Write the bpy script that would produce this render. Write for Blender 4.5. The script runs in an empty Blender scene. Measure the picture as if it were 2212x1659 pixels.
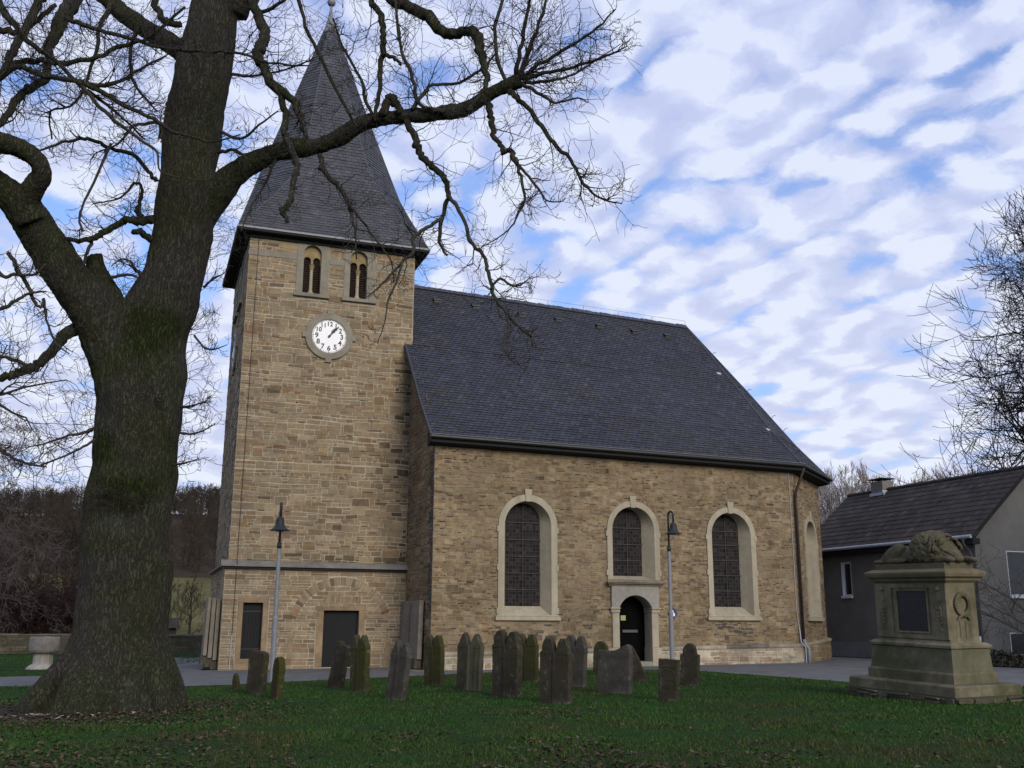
import bpy, bmesh, math, random
import numpy as np
from mathutils import Vector, Matrix, noise
from mathutils.geometry import tessellate_polygon

S = bpy.context.scene
COL = S.collection
R = math.radians
V = Vector

# ------------------------------------------------------------------ camera
F_PX, CX, CY = 2200.04, 1106.0, 829.5          # focal length and centre in units of a 2212 px wide picture
PITCH, ROLL, EYE = 0.2313, 0.005, 1.7
cam = bpy.data.cameras.new('camera')
cam.sensor_width = 36.0
cam.lens = 36.0 * F_PX / 2212.0
cam.clip_end = 3000
cam.clip_start = 0.1
camo = bpy.data.objects.new('camera', cam)
camo.matrix_world = (Matrix.Translation((0, 0, EYE)) @ Matrix.Rotation(math.pi / 2 + PITCH, 4, 'X') @ Matrix.Rotation(ROLL, 4, 'Z'))
COL.objects.link(camo)
S.camera = camo

# ------------------------------------------------------------------ light
SUN_DIR = V((0.44, -0.82, 0.38)).normalized()
sun = bpy.data.lights.new('sun', 'SUN')
sun.energy = 2.6
sun.angle = R(28)
sun.color = (1.0, 0.925, 0.80)
suno = bpy.data.objects.new('sun', sun)
suno.rotation_euler = SUN_DIR.to_track_quat('Z', 'Y').to_euler()
COL.objects.link(suno)

W_ = bpy.data.worlds.new('World')
S.world = W_
W_.use_nodes = True


class NT:
    """small helper for building node trees"""
    def __init__(s, tree):
        s.t = tree

    def n(s, typ, **kw):
        nd = s.t.nodes.new(typ)
        for k, v in kw.items():
            if k.startswith('i_'):
                nd.inputs[k[2:].replace('_', ' ')].default_value = v
            else:
                setattr(nd, k, v)
        return nd

    def l(s, a, b):
        s.t.links.new(a, b)

    def math(s, op, a, b=None, clamp=False):
        nd = s.t.nodes.new('ShaderNodeMath')
        nd.operation = op
        nd.use_clamp = clamp
        for i, x in enumerate((a, b)):
            if x is None:
                continue
            if isinstance(x, (int, float)):
                nd.inputs[i].default_value = x
            else:
                s.l(x, nd.inputs[i])
        return nd.outputs[0]

    def ramp(s, fac, stops, interp='LINEAR'):
        nd = s.t.nodes.new('ShaderNodeValToRGB')
        nd.color_ramp.interpolation = interp
        e = nd.color_ramp.elements
        while len(e) < len(stops):
            e.new(0.5)
        for el, (p, c) in zip(e, stops):
            el.position = p
            el.color = (c[0], c[1], c[2], 1) if hasattr(c, '__len__') else (c, c, c, 1)
        s.l(fac, nd.inputs[0])
        return nd.outputs[0]

    def mix(s, fac, a, b, blend='MIX'):
        nd = s.t.nodes.new('ShaderNodeMix')
        nd.data_type = 'RGBA'
        nd.blend_type = blend
        for i, x in ((0, fac), (6, a), (7, b)):
            if isinstance(x, (int, float)):
                nd.inputs[i].default_value = x
            elif hasattr(x, '__len__'):
                nd.inputs[i].default_value = (x[0], x[1], x[2], 1)
            else:
                s.l(x, nd.inputs[i])
        return nd.outputs[2]

    def noise(s, vec, scale, detail=4, rough=0.55, dist=0.0, out=0, dim='3D'):
        nd = s.t.nodes.new('ShaderNodeTexNoise')
        nd.noise_dimensions = dim
        nd.inputs['Scale'].default_value = scale
        nd.inputs['Detail'].default_value = detail
        nd.inputs['Roughness'].default_value = rough
        nd.inputs['Distortion'].default_value = dist
        if vec is not None:
            s.l(vec, nd.inputs['Vector'])
        return nd.outputs[out]

    def mapping(s, vec, scale=(1, 1, 1), rot=(0, 0, 0), loc=(0, 0, 0)):
        nd = s.t.nodes.new('ShaderNodeMapping')
        nd.inputs['Scale'].default_value = scale
        nd.inputs['Rotation'].default_value = rot
        nd.inputs['Location'].default_value = loc
        s.l(vec, nd.inputs['Vector'])
        return nd.outputs[0]


def build_world():
    t = NT(W_.node_tree)
    W_.node_tree.nodes.clear()
    SKY = 0.1
    out = t.n('ShaderNodeOutputWorld')
    bg = t.n('ShaderNodeBackground')
    bg.inputs['Strength'].default_value = SKY
    sky = t.n('ShaderNodeTexSky')
    sky.sky_type = 'NISHITA'
    sky.sun_disc = False
    sky.sun_elevation = math.asin(SUN_DIR.z)
    sky.sun_rotation = math.atan2(SUN_DIR.x, SUN_DIR.y)
    sky.air_density = 1.3
    sky.dust_density = 0.4
    sky.ozone_density = 2.5
    tc = t.n('ShaderNodeTexCoord')
    sep = t.n('ShaderNodeSeparateXYZ')
    t.l(tc.outputs['Generated'], sep.inputs[0])
    z = t.math('MAXIMUM', sep.outputs[2], 0.0)
    zz = t.math('ADD', z, 0.27)
    px = t.math('DIVIDE', sep.outputs[0], zz)
    py = t.math('DIVIDE', sep.outputs[1], zz)
    cmb = t.n('ShaderNodeCombineXYZ')
    t.l(px, cmb.inputs[0]); t.l(py, cmb.inputs[1])
    # a flat layer of small puffs in rows running along one azimuth
    rot = t.mapping(cmb.outputs[0], rot=(0, 0, R(-44)), loc=(0.35, 0.2, 0))
    warp = t.noise(rot, 6.0, 5, 0.6, out=1, dim='2D')
    wv = t.n('ShaderNodeVectorMath', operation='MULTIPLY_ADD')
    t.l(warp, wv.inputs[0]); wv.inputs[1].default_value = (0.11, 0.11, 0.0); t.l(rot, wv.inputs[2])
    st = t.mapping(wv.outputs[0], scale=(1.35, 1.0, 1))

    def puffs(vec):
        vo = t.n('ShaderNodeTexVoronoi', feature='SMOOTH_F1', voronoi_dimensions='2D')
        vo.inputs['Scale'].default_value = 11.5
        vo.inputs['Smoothness'].default_value = 0.5
        t.l(vec, vo.inputs['Vector'])
        f = t.noise(vec, 11.0, 7, 0.62, dim='2D')
        g = t.noise(vec, 4.0, 3, 0.5, dim='2D')
        a = t.math('MULTIPLY', t.math('SUBTRACT', 0.85, vo.outputs[0]), 0.50)
        a = t.math('ADD', a, t.math('MULTIPLY', f, 0.40))
        return t.math('ADD', a, t.math('MULTIPLY', g, 0.42))
    n1 = puffs(st)
    n2 = t.noise(st, 0.75, 2, 0.5, dim='2D')
    n = t.math('ADD', n1, t.math('MULTIPLY', t.math('SUBTRACT', n2, 0.5), 0.45))
    lo = t.math('MULTIPLY', t.math('MAXIMUM', t.math('SUBTRACT', 0.50, z), 0.0), 0.10)
    n = t.math('ADD', n, lo)
    n = t.math('ADD', n, t.math('MULTIPLY', sep.outputs[0], 0.07))
    mask = t.ramp(n, [(0.37, 0.0), (0.46, 0.28), (0.55, 0.78), (0.63, 1.0)], 'LINEAR')
    # sunlit side of each puff white, far side lilac-grey
    off = t.n('ShaderNodeVectorMath', operation='ADD')
    t.l(st, off.inputs[0]); off.inputs[1].default_value = (-0.028, 0.06, 0)
    n3 = puffs(off.outputs[0])
    lit = t.math('ADD', t.math('MULTIPLY', t.math('SUBTRACT', n1, n3), 2.6), 0.52, clamp=True)
    ccol = t.ramp(lit, [(0.15, (5.1, 5.8, 8.4)), (0.5, (6.3, 7.0, 9.5)), (0.85, (8.3, 9.0, 10.2))])
    low = t.ramp(z, [(0.0, (8.0, 8.3, 9.6)), (0.18, (7.8, 8.1, 9.6)), (0.5, (6.0, 6.6, 9.4)), (0.9, (5.2, 6.0, 9.0))])
    ccol = t.mix(0.38, ccol, low)
    blue = t.mix(1.0, sky.outputs[0], BLUE_TINT, 'MULTIPLY')
    blue = t.mix(t.ramp(z, [(0.0, 0.8), (0.25, 0.42), (0.6, 0.10)]), blue, (4.9, 6.4, 10.0))
    col = t.mix(mask, blue, ccol)
    t.l(col, bg.inputs['Color'])
    t.l(bg.outputs[0], out.inputs['Surface'])


BLUE_TINT = (1.02, 1.32, 2.05)
build_world()
vs = S.view_settings
S.display_settings.display_device = 'sRGB'
vs.view_transform = 'Standard'
vs.look = 'None'
vs.gamma = 1
vs.exposure = 0
vs.use_curve_mapping = False
S.cycles.use_denoising = True
S.cycles.max_bounces = 5
S.cycles.diffuse_bounces = 3
S.cycles.glossy_bounces = 2
S.cycles.transmission_bounces = 2


# ------------------------------------------------------------------ projection helper: a picture point at a chosen distance becomes a place
def at(x, y, d):
    a = (x - CX) / F_PX; b = (CY - y) / F_PX
    cr, sr = math.cos(-ROLL), math.sin(-ROLL)
    xx = a * cr + b * sr; up = -a * sr + b * cr
    cp, sp = math.cos(PITCH), math.sin(PITCH)
    r = V((xx, cp - up * sp, sp + up * cp))
    return V((0, 0, EYE)) + r * (d / r.y)


def px(r, p):
    return r / F_PX * (p.y * math.cos(PITCH) + (p.z - EYE) * math.sin(PITCH))


def gz(x, y=0.0):
    return 0.0106 * min(max(x + 10.5, -10), 35)


# ------------------------------------------------------------------ materials
MATS = {}


def mat(name, col, rough=0.85, var=0.25, scale=3.0, bump=0.0, bscale=30.0, attr=False, moss=None, moss_amt=0.5, moss_scale=1.2,
        metal=0.0, spec=0.3, stretch=(1, 1, 1), streak=None, lichen=None):
    m = bpy.data.materials.new(name)
    m.use_nodes = True
    t = NT(m.node_tree)
    p = m.node_tree.nodes['Principled BSDF']
    p.inputs['Roughness'].default_value = rough
    p.inputs['Metallic'].default_value = metal
    p.inputs['Specular IOR Level'].default_value = spec
    tc = t.n('ShaderNodeTexCoord')
    vec = t.mapping(tc.outputs['Object'], scale=stretch)
    if attr:
        at_ = t.n('ShaderNodeAttribute', attribute_name='scol')
        base = at_.outputs['Color']
    else:
        rgb = t.n('ShaderNodeRGB')
        rgb.outputs[0].default_value = (*col, 1)
        base = rgb.outputs[0]
    n = t.noise(vec, scale, 6, 0.65)
    f = t.ramp(n, [(0.25, 1 - var), (0.75, 1 + var)])
    c = t.mix(1.0, base, f, 'MULTIPLY')
    n0 = t.noise(vec, scale * 0.16, 3, 0.6)
    f0 = t.ramp(n0, [(0.3, 1 - var * 0.8), (0.7, 1 + var * 0.6)])
    c = t.mix(1.0, c, f0, 'MULTIPLY')
    if streak:
        sv = t.mapping(tc.outputs['Object'], scale=(1.3, 1.3, 0.09))
        ns = t.noise(sv, 2.2, 5, 0.6)
        fs = t.ramp(ns, [(0.50, 0.0), (0.68, 0.75)])
        c = t.mix(fs, c, streak)
    if moss:
        nm = t.noise(vec, moss_scale, 7, 0.65, 0.4)
        fm = t.ramp(nm, [(0.62 - 0.3 * moss_amt, 0.0), (0.75 - 0.2 * moss_amt, 1.0)])
        c = t.mix(fm, c, moss)
    if lichen:
        nl = t.noise(vec, 9.0, 4, 0.6)
        nl2 = t.noise(vec, 2.3, 3, 0.5)
        fl = t.math('MULTIPLY', t.ramp(nl, [(0.58, 0.0), (0.64, 0.8)]), t.ramp(nl2, [(0.45, 0.0), (0.6, 1.0)]))
        c = t.mix(fl, c, lichen)
    t.l(c, p.inputs['Base Color'])
    if bump:
        nb = t.noise(vec, bscale, 5, 0.6)
        bn = t.n('ShaderNodeBump')
        bn.inputs['Strength'].default_value = bump
        bn.inputs['Distance'].default_value = 0.02
        t.l(nb, bn.inputs['Height'])
        t.l(bn.outputs[0], p.inputs['Normal'])
    MATS[name] = m
    return m


M_masonry = mat('coursed_sandstone', (0.3, 0.24, 0.16), 0.9, 0.24, 7.0, 0.5, 40, attr=True)
M_rubble = mat('weathered_rubble_stone', (0.3, 0.24, 0.16), 0.9, 0.34, 6.0, 0.6, 40, attr=True, moss=(0.19, 0.14, 0.09), moss_amt=0.3, moss_scale=0.6)
M_slate = mat('roof_slate', (0.06, 0.065, 0.085), 0.55, 0.22, 2.0, 0.2, 30, attr=True, spec=0.4)
M_slate2 = mat('spire_slate', (0.06, 0.065, 0.085), 0.6, 0.18, 2.0, 0.2, 30, attr=True, spec=0.35)
M_tile = mat('concrete_tile', (0.04, 0.033, 0.03), 0.85, 0.25, 3.0, attr=True, spec=0.2)
M_trim = mat('pale_sandstone_trim', (0.325, 0.285, 0.21), 0.85, 0.16, 4.0, 0.25, 40, streak=(0.25, 0.215, 0.155))
M_trimg = mat('grey_sandstone_trim', (0.205, 0.185, 0.145), 0.88, 0.2, 4.0, 0.3, 40)
M_brownstone = mat('brown_sandstone', (0.23, 0.165, 0.1), 0.9, 0.3, 4.0, 0.4, 30)
M_lead = mat('grey_lead', (0.16, 0.165, 0.18), 0.5, 0.2, 5.0, spec=0.5)
M_string = mat('weathered_string_course', (0.17, 0.155, 0.135), 0.75, 0.3, 3.0)
M_soffit = mat('dark_soffit_boards', (0.012, 0.012, 0.014), 0.8, 0.2, 4.0)
M_gutter = mat('dark_gutter_metal', (0.018, 0.02, 0.02), 0.45, 0.3, 4.0, spec=0.4)
M_white = mat('white_enamel', (0.72, 0.72, 0.75), 0.4, 0.04, 5.0, spec=0.4)
M_black = mat('black_paint', (0.012, 0.012, 0.013), 0.5, 0.2, 5.0)
M_door = mat('dark_door_boards', (0.0055, 0.0055, 0.0075), 0.7, 0.3, 3.0, 0.3, 20, stretch=(8, 8, 0.6))
M_darkdoor = mat('near_black_entrance', (0.003, 0.003, 0.003), 0.9, 0.3, 3.0, spec=0.05)  # one even near-black for the lobby walls and inner door
M_louver = mat('brown_louvre_wood', (0.045, 0.028, 0.02), 0.8, 0.3, 6.0)
M_pipe = mat('brown_painted_pipe', (0.035, 0.024, 0.018), 0.6, 0.3, 4.0)
M_pushbar = mat('dull_push_bar', (0.07, 0.075, 0.08), 0.5)
M_greypipe = mat('grey_pipe_metal', (0.2, 0.21, 0.22), 0.5, 0.25, 5.0)
M_galv = mat('galvanised_pole', (0.175, 0.185, 0.20), 0.5, 0.2, 6.0, spec=0.4)
M_darkgreen = mat('dark_green_lamp_paint', (0.018, 0.023, 0.025), 0.6, 0.2, 6.0, spec=0.3)
M_rubfoot0 = mat('mossy_footing_stone', (0.07, 0.062, 0.045), 0.95, 0.3, 4.0)
M_tablet = mat('old_tomb_slab', (0.19, 0.165, 0.13), 0.9, 0.3, 3.0, 0.4, 25, streak=(0.09, 0.08, 0.065))
M_grave = mat('dark_gravestone', (0.040, 0.033, 0.025), 0.92, 0.45, 5.0, 0.6, 30, moss=(0.027, 0.028, 0.012), moss_amt=0.6, moss_scale=1.6, spec=0.15, lichen=(0.10, 0.098, 0.078))
M_gravem = mat('mossy_gravestone', (0.046, 0.039, 0.026), 0.92, 0.45, 5.0, 0.6, 30, moss=(0.037, 0.037, 0.009), moss_amt=0.95, moss_scale=1.2, spec=0.15, streak=(0.03, 0.027, 0.021), lichen=(0.10, 0.098, 0.078))
M_graveg = mat('grey_gravestone', (0.052, 0.047, 0.041), 0.92, 0.4, 5.0, 0.6, 30, moss=(0.03, 0.03, 0.018), moss_amt=0.4, moss_scale=1.6, spec=0.15, lichen=(0.10, 0.098, 0.078))
M_streaked = mat('streaked_gravestone', (0.042, 0.038, 0.026), 0.92, 0.4, 5.0, 0.5, 30, streak=(0.15, 0.145, 0.10), moss=(0.03, 0.032, 0.01), moss_amt=0.5, spec=0.15)
M_mon = mat('monument_sandstone', (0.172, 0.145, 0.094), 0.9, 0.30, 4.0, 0.4, 40, moss=(0.068, 0.064, 0.032), moss_amt=0.6, moss_scale=1.3, streak=(0.12, 0.105, 0.07))
M_monlow = mat('mossy_monument_base', (0.14, 0.12, 0.08), 0.92, 0.35, 4.0, 0.5, 30, moss=(0.06, 0.06, 0.026), moss_amt=0.7, moss_scale=1.1)
M_lion = mat('weathered_lion_stone', (0.092, 0.078, 0.047), 0.92, 0.35, 8.0, 0.8, 40, moss=(0.06, 0.055, 0.026), moss_amt=0.5, moss_scale=2.5)
M_plaque = mat('black_bronze_plaque', (0.014, 0.014, 0.017), 0.5, 0.3, 8.0, 0.4, 60)
M_font = mat('pale_font_stone', (0.34, 0.31, 0.27), 0.9, 0.25, 3.0, 0.4, 30, streak=(0.2, 0.18, 0.15))
M_render = mat('grey_roughcast', (0.15, 0.143, 0.133), 0.95, 0.18, 1.2, 0.8, 90)
M_renderp = mat('grey_plinth_render', (0.20, 0.20, 0.215), 0.95, 0.2, 2.0)
M_pvc = mat('white_window_frame', (0.62, 0.63, 0.66), 0.4, 0.06, 4.0)
M_pane = mat('dark_window_pane', (0.012, 0.013, 0.015), 0.12, 0.1, 2.0, spec=0.5)
M_zinc = mat('zinc_gutter', (0.33, 0.36, 0.42), 0.45, 0.15, 4.0, spec=0.5)
M_chim = mat('chimney_render', (0.16, 0.145, 0.125), 0.9, 0.2, 4.0)
M_wood = mat('weathered_wood', (0.07, 0.062, 0.052), 0.9, 0.3, 4.0)
M_blue = mat('blue_sign_enamel', (0.012, 0.016, 0.12), 0.4, 0.05, 4.0)
M_note = mat('yellow_green_paper', (0.34, 0.36, 0.17), 0.9, 0.05, 4.0)
M_twig = mat('dark_twig_bark', (0.026, 0.021, 0.018), 0.9, 0.3, 4.0)
M_twigb = mat('brown_twig_bark', (0.037, 0.028, 0.019), 0.95, 0.3, 0.5)
M_twigg = mat('grey_twig_bark', (0.25, 0.215, 0.205), 0.95, 0.25, 0.5)
M_twigr = mat('reddish_twig_bark', (0.030, 0.0145, 0.013), 0.95, 0.3, 0.5)
M_shoot = mat('grey_green_bark', (0.036, 0.031, 0.025), 0.9, 0.3, 4.0, moss=(0.028, 0.03, 0.012), moss_amt=0.5)
M_leaf = mat('fallen_leaf', (0.2, 0.1, 0.05), 0.85, 0.2, 4.0, attr=True)
M_grass = mat('grass_blade', (0.03, 0.07, 0.02), 0.7, 0.2, 1.0, attr=True, spec=0.2)
M_cobble = mat('path_cobbles', (0.112, 0.112, 0.114), 0.9, 0.3, 9.0, 0.6, 14, moss=(0.085, 0.09, 0.075), moss_amt=0.35, moss_scale=0.9)
M_gravel = mat('pale_gravel', (0.2, 0.175, 0.14), 0.95, 0.5, 25.0, 0.6, 60)
M_shrub = mat('dark_shrub_leaf', (0.03, 0.035, 0.018), 0.8, 0.3, 2.0, attr=True)


def bark_mat():
    m = bpy.data.materials.new('oak_bark'); m.use_nodes = True
    t = NT(m.node_tree); p = m.node_tree.nodes['Principled BSDF']
    p.inputs['Roughness'].default_value = 0.95
    p.inputs['Specular IOR Level'].default_value = 0.1
    tc = t.n('ShaderNodeTexCoord')
    o = tc.outputs['Object']
    st = t.mapping(o, scale=(1, 1, 0.26))
    wn = t.noise(o, 2.2, 4, 0.6, out=1)
    wv = t.n('ShaderNodeVectorMath', operation='MULTIPLY_ADD')
    t.l(wn, wv.inputs[0]); wv.inputs[1].default_value = (0.18, 0.18, 0.18); t.l(st, wv.inputs[2])
    ridge = t.noise(wv.outputs[0], 18, 4, 0.6)
    ridge = t.math('ABSOLUTE', t.math('SUBTRACT', ridge, 0.5))
    ridge = t.ramp(ridge, [(0.0, 0.0), (0.10, 0.75), (0.3, 1.0)])
    n1 = t.noise(st, 26, 6, 0.75)
    h = t.math('ADD', t.math('MULTIPLY', ridge, 0.45), t.math('MULTIPLY', n1, 0.75))
    c = t.ramp(h, [(0.30, (0.026, 0.0235, 0.020)), (0.65, (0.060, 0.054, 0.046)), (1.05, (0.096, 0.087, 0.075))])
    ng = t.noise(o, 0.5, 6, 0.65, 0.4)
    fg = t.ramp(ng, [(0.40, 0.0), (0.58, 0.9)])
    c = t.mix(fg, c, t.ramp(h, [(0.35, (0.024, 0.026, 0.012)), (1.0, (0.080, 0.086, 0.040))]))
    ng2 = t.noise(o, 0.9, 7, 0.7)
    fg2 = t.ramp(ng2, [(0.54, 0.0), (0.68, 0.6)])
    c = t.mix(fg2, c, t.ramp(h, [(0.35, (0.042, 0.046, 0.038)), (1.0, (0.125, 0.135, 0.115))]))
    for (x, y, z, r) in ((1.05, -.9, 7.65, .75), (.75, -.95, 4.2, .55), (1.25, -.9, 4.3, .45), (.2, -.8, 5.2, .5), (8.8, -1.6, 12.9, .22)):
        ds = t.n('ShaderNodeVectorMath', operation='DISTANCE'); ds.inputs[1].default_value = (x, y, z)
        t.l(o, ds.inputs[0])
        q = t.math('ADD', t.math('DIVIDE', ds.outputs['Value'], r), t.math('MULTIPLY', t.math('SUBTRACT', n1, 0.5), 1.3))
        q = t.math('ADD', q, t.math('MULTIPLY', t.math('SUBTRACT', ng2, 0.5), 1.6))
        c = t.mix(t.ramp(q, [(0.55, 0.92), (1.0, 0.0)]), c, t.ramp(h, [(0.35, (0.010, 0.014, 0.004)), (1.0, (0.050, 0.062, 0.016))]))
    t.l(c, p.inputs['Base Color'])
    bn = t.n('ShaderNodeBump'); bn.inputs['Strength'].default_value = 1.0; bn.inputs['Distance'].default_value = 0.09
    t.l(h, bn.inputs['Height']); t.l(bn.outputs[0], p.inputs['Normal'])
    return m


M_bark = bark_mat()


def ground_mat():
    m = bpy.data.materials.new('lawn_ground'); m.use_nodes = True
    t = NT(m.node_tree); p = m.node_tree.nodes['Principled BSDF']
    p.inputs['Roughness'].default_value = 0.95
    p.inputs['Specular IOR Level'].default_value = 0.1
    tc = t.n('ShaderNodeTexCoord'); o = tc.outputs['Object']
    n1 = t.noise(o, 1.3, 6, 0.65)
    c = t.ramp(n1, [(0.3, (0.010, 0.028, 0.005)), (0.55, (0.014, 0.042, 0.007)), (0.75, (0.020, 0.046, 0.009))])
    n2 = t.noise(o, 0.6, 6, 0.7, 0.5)
    f2 = t.ramp(n2, [(0.52, 0.0), (0.72, 0.8)])
    c = t.mix(f2, c, (0.028, 0.023, 0.012))
    n3 = t.noise(o, 22, 4, 0.7)
    c = t.mix(1.0, c, t.ramp(n3, [(0.3, 0.55), (0.7, 1.4)]), 'MULTIPLY')
    # bare earth and leaf litter around the old tree
    sx = t.n('ShaderNodeSeparateXYZ'); t.l(o, sx.inputs[0])
    dx = t.math('MULTIPLY', t.math('ADD', sx.outputs[0], 9.3), 0.62)
    dy = t.math('SUBTRACT', sx.outputs[1], 20.3)
    dd = t.math('SQRT', t.math('ADD', t.math('MULTIPLY', dx, dx), t.math('MULTIPLY', dy, dy)))
    dn = t.math('ADD', dd, t.math('MULTIPLY', n2, 2.2))
    fe = t.ramp(t.math('MULTIPLY', dn, 0.2), [(0.44, 1.0), (0.66, 0.0)])
    c = t.mix(fe, c, t.ramp(n3, [(0.3, (0.022, 0.017, 0.012)), (0.7, (0.055, 0.040, 0.028))]))
    t.l(c, p.inputs['Base Color'])
    bn = t.n('ShaderNodeBump'); bn.inputs['Strength'].default_value = 0.6; bn.inputs['Distance'].default_value = 0.05
    t.l(n3, bn.inputs['Height']); t.l(bn.outputs[0], p.inputs['Normal'])
    return m


M_ground = ground_mat()


def hill_mat(name, a, b, sc):
    m = bpy.data.materials.new(name); m.use_nodes = True
    t = NT(m.node_tree); p = m.node_tree.nodes['Principled BSDF']
    p.inputs['Roughness'].default_value = 1.0
    p.inputs['Specular IOR Level'].default_value = 0.0
    tc = t.n('ShaderNodeTexCoord')
    n = t.noise(tc.outputs['Object'], sc, 6, 0.7)
    t.l(t.ramp(n, [(0.35, a), (0.65, b)]), p.inputs['Base Color'])
    return m


M_hill = hill_mat('brown_wood_floor', (0.05, 0.037, 0.028), (0.075, 0.058, 0.045), 0.12)
M_meadow = hill_mat('dull_winter_meadow', (0.085, 0.078, 0.036), (0.14, 0.125, 0.062), 0.15)


def glass_mat():
    """dark leaded glazing: small quarries between lead cames"""
    m = bpy.data.materials.new('leaded_glass'); m.use_nodes = True
    t = NT(m.node_tree); p = m.node_tree.nodes['Principled BSDF']
    tc = t.n('ShaderNodeTexCoord')
    sx = t.n('ShaderNodeSeparateXYZ'); t.l(tc.outputs['UV'], sx.inputs[0])

    def came(v, per, w):
        f = t.math('FRACT', t.math('DIVIDE', v, per))
        d = t.math('ABSOLUTE', t.math('SUBTRACT', f, 0.5))
        return t.math('GREATER_THAN', d, 0.5 - w)
    a = came(sx.outputs[0], 0.135, 0.085)
    b = came(sx.outputs[1], 0.135, 0.085)
    g = t.math('MAXIMUM', a, b)
    wn = t.n('ShaderNodeTexWhiteNoise')
    sn = t.n('ShaderNodeVectorMath', operation='SNAP'); sn.inputs[1].default_value = (0.135, 0.135, 1)
    t.l(tc.outputs['UV'], sn.inputs[0]); t.l(sn.outputs[0], wn.inputs['Vector'])
    pane = t.ramp(wn.outputs[0], [(0.0, (0.007, 0.006, 0.007)), (0.7, (0.020, 0.016, 0.016)), (1.0, (0.036, 0.03, 0.028))])
    c = t.mix(g, pane, (0.032, 0.028, 0.028))
    t.l(c, p.inputs['Base Color'])
    p.inputs['Roughness'].default_value = 0.6
    p.inputs['Specular IOR Level'].default_value = 0.08
    return m


M_glass = glass_mat()


# ------------------------------------------------------------------ mesh helpers
class MB:
    def __init__(s):
        s.v = []; s.f = []; s.c = []; s.cur = (0.5, 0.5, 0.5)

    def face(s, pts, col=None):
        b = len(s.v)
        s.v += [tuple(p) for p in pts]
        s.f.append(tuple(range(b, b + len(pts))))
        s.c.append(col or s.cur)

    def add(s, vs_, fs_, col=None):
        b = len(s.v)
        s.v += [tuple(p) for p in vs_]
        for f in fs_:
            s.f.append(tuple(i + b for i in f)); s.c.append(col or s.cur)

    def hexa(s, a, b, col=None):
        """a, b: two matching loops of points, closed into a solid"""
        n = len(a)
        fs_ = [tuple(range(n))[::-1], tuple(range(n, 2 * n))]
        for i in range(n):
            j = (i + 1) % n
            fs_.append((i, j, n + j, n + i))
        s.add(list(a) + list(b), fs_, col)

    def box(s, lo, hi, M=None, col=None):
        x0, y0, z0 = lo; x1, y1, z1 = hi
        a = [V((x0, y0, z0)), V((x1, y0, z0)), V((x1, y1, z0)), V((x0, y1, z0))]
        b = [V((p.x, p.y, z1)) for p in a]
        if M is not None:
            a = [M @ p for p in a]; b = [M @ p for p in b]
        s.hexa(a, b, col)

    def tube(s, pts, rad, n=6, cap=True, col=None):
        pts = [V(p) for p in pts]
        if not hasattr(rad, '__len__'):
            rad = [rad] * len(pts)
        b = len(s.v)
        m = len(pts)
        ref = None
        for i, p in enumerate(pts):
            d = (pts[min(i + 1, m - 1)] - pts[max(i - 1, 0)])
            if d.length < 1e-9:
                d = V((0, 0, 1))
            d.normalize()
            if ref is None:
                ref = V((0, 0, 1)) if abs(d.z) < 0.9 else V((1, 0, 0))
            x = ref - d * ref.dot(d)
            if x.length < 1e-6:
                x = d.orthogonal()
            x.normalize(); ref = x
            y = d.cross(x)
            for k in range(n):
                a = 2 * math.pi * k / n
                s.v.append(tuple(p + (x * math.cos(a) + y * math.sin(a)) * rad[i]))
        c = col or s.cur
        for i in range(m - 1):
            for k in range(n):
                k2 = (k + 1) % n
                s.f.append((b + i * n + k, b + i * n + k2, b + (i + 1) * n + k2, b + (i + 1) * n + k)); s.c.append(c)
        if cap:
            s.f.append(tuple(b + k for k in range(n))[::-1]); s.c.append(c)
            s.f.append(tuple(b + (m - 1) * n + k for k in range(n))); s.c.append(c)

    def lathe(s, prof, c=(0, 0, 0), n=24, col=None, rot=0.0):
        b = len(s.v)
        for r, z in prof:
            for k in range(n):
                a = 2 * math.pi * k / n + rot
                s.v.append((c[0] + r * math.cos(a), c[1] + r * math.sin(a), c[2] + z))
        cc = col or s.cur
        m = len(prof)
        for i in range(m - 1):
            for k in range(n):
                k2 = (k + 1) % n
                s.f.append((b + i * n + k, b + i * n + k2, b + (i + 1) * n + k2, b + (i + 1) * n + k)); s.c.append(cc)
        s.f.append(tuple(b + k for k in range(n))[::-1]); s.c.append(cc)
        s.f.append(tuple(b + (m - 1) * n + k for k in range(n))); s.c.append(cc)

    def build(s, name, m, parent=None, smooth=False, colour=False, fix=False):
        me = bpy.data.meshes.new(name)
        me.from_pydata(s.v, [], s.f)
        if colour:
            at_ = me.attributes.new('scol', 'FLOAT_COLOR', 'FACE')
            arr = np.ones((len(s.f), 4), np.float32)
            arr[:, :3] = np.array(s.c, np.float32)
            at_.data.foreach_set('color', arr.ravel())
        if fix:
            bm = bmesh.new(); bm.from_mesh(me)
            bmesh.ops.recalc_face_normals(bm, faces=bm.faces)
            bm.to_mesh(me); bm.free()
        if smooth:
            me.shade_smooth()
        me.materials.append(m)
        o = bpy.data.objects.new(name, me)
        COL.objects.link(o)
        if parent is not None:
            o.parent = parent
        return o


def tag(o, label=None, cat=None, group=None, kind=None):
    if label: o['label'] = label
    if cat: o['category'] = cat
    if group: o['group'] = group
    if kind: o['kind'] = kind
    return o


def thing(name, label, cat, loc=(0, 0, 0), rz=0.0, group=None):
    o = bpy.data.objects.new(name, None)
    o.empty_display_size = 0.3
    COL.objects.link(o)
    o.location = loc
    o.rotation_euler = (0, 0, rz)
    return tag(o, label, cat, group)


def copy_tree(o, parent=None):
    c = o.copy(); COL.objects.link(c)
    if parent is not None:
        c.parent = parent
    for ch in list(o.children):
        copy_tree(ch, c)
    return c


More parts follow.
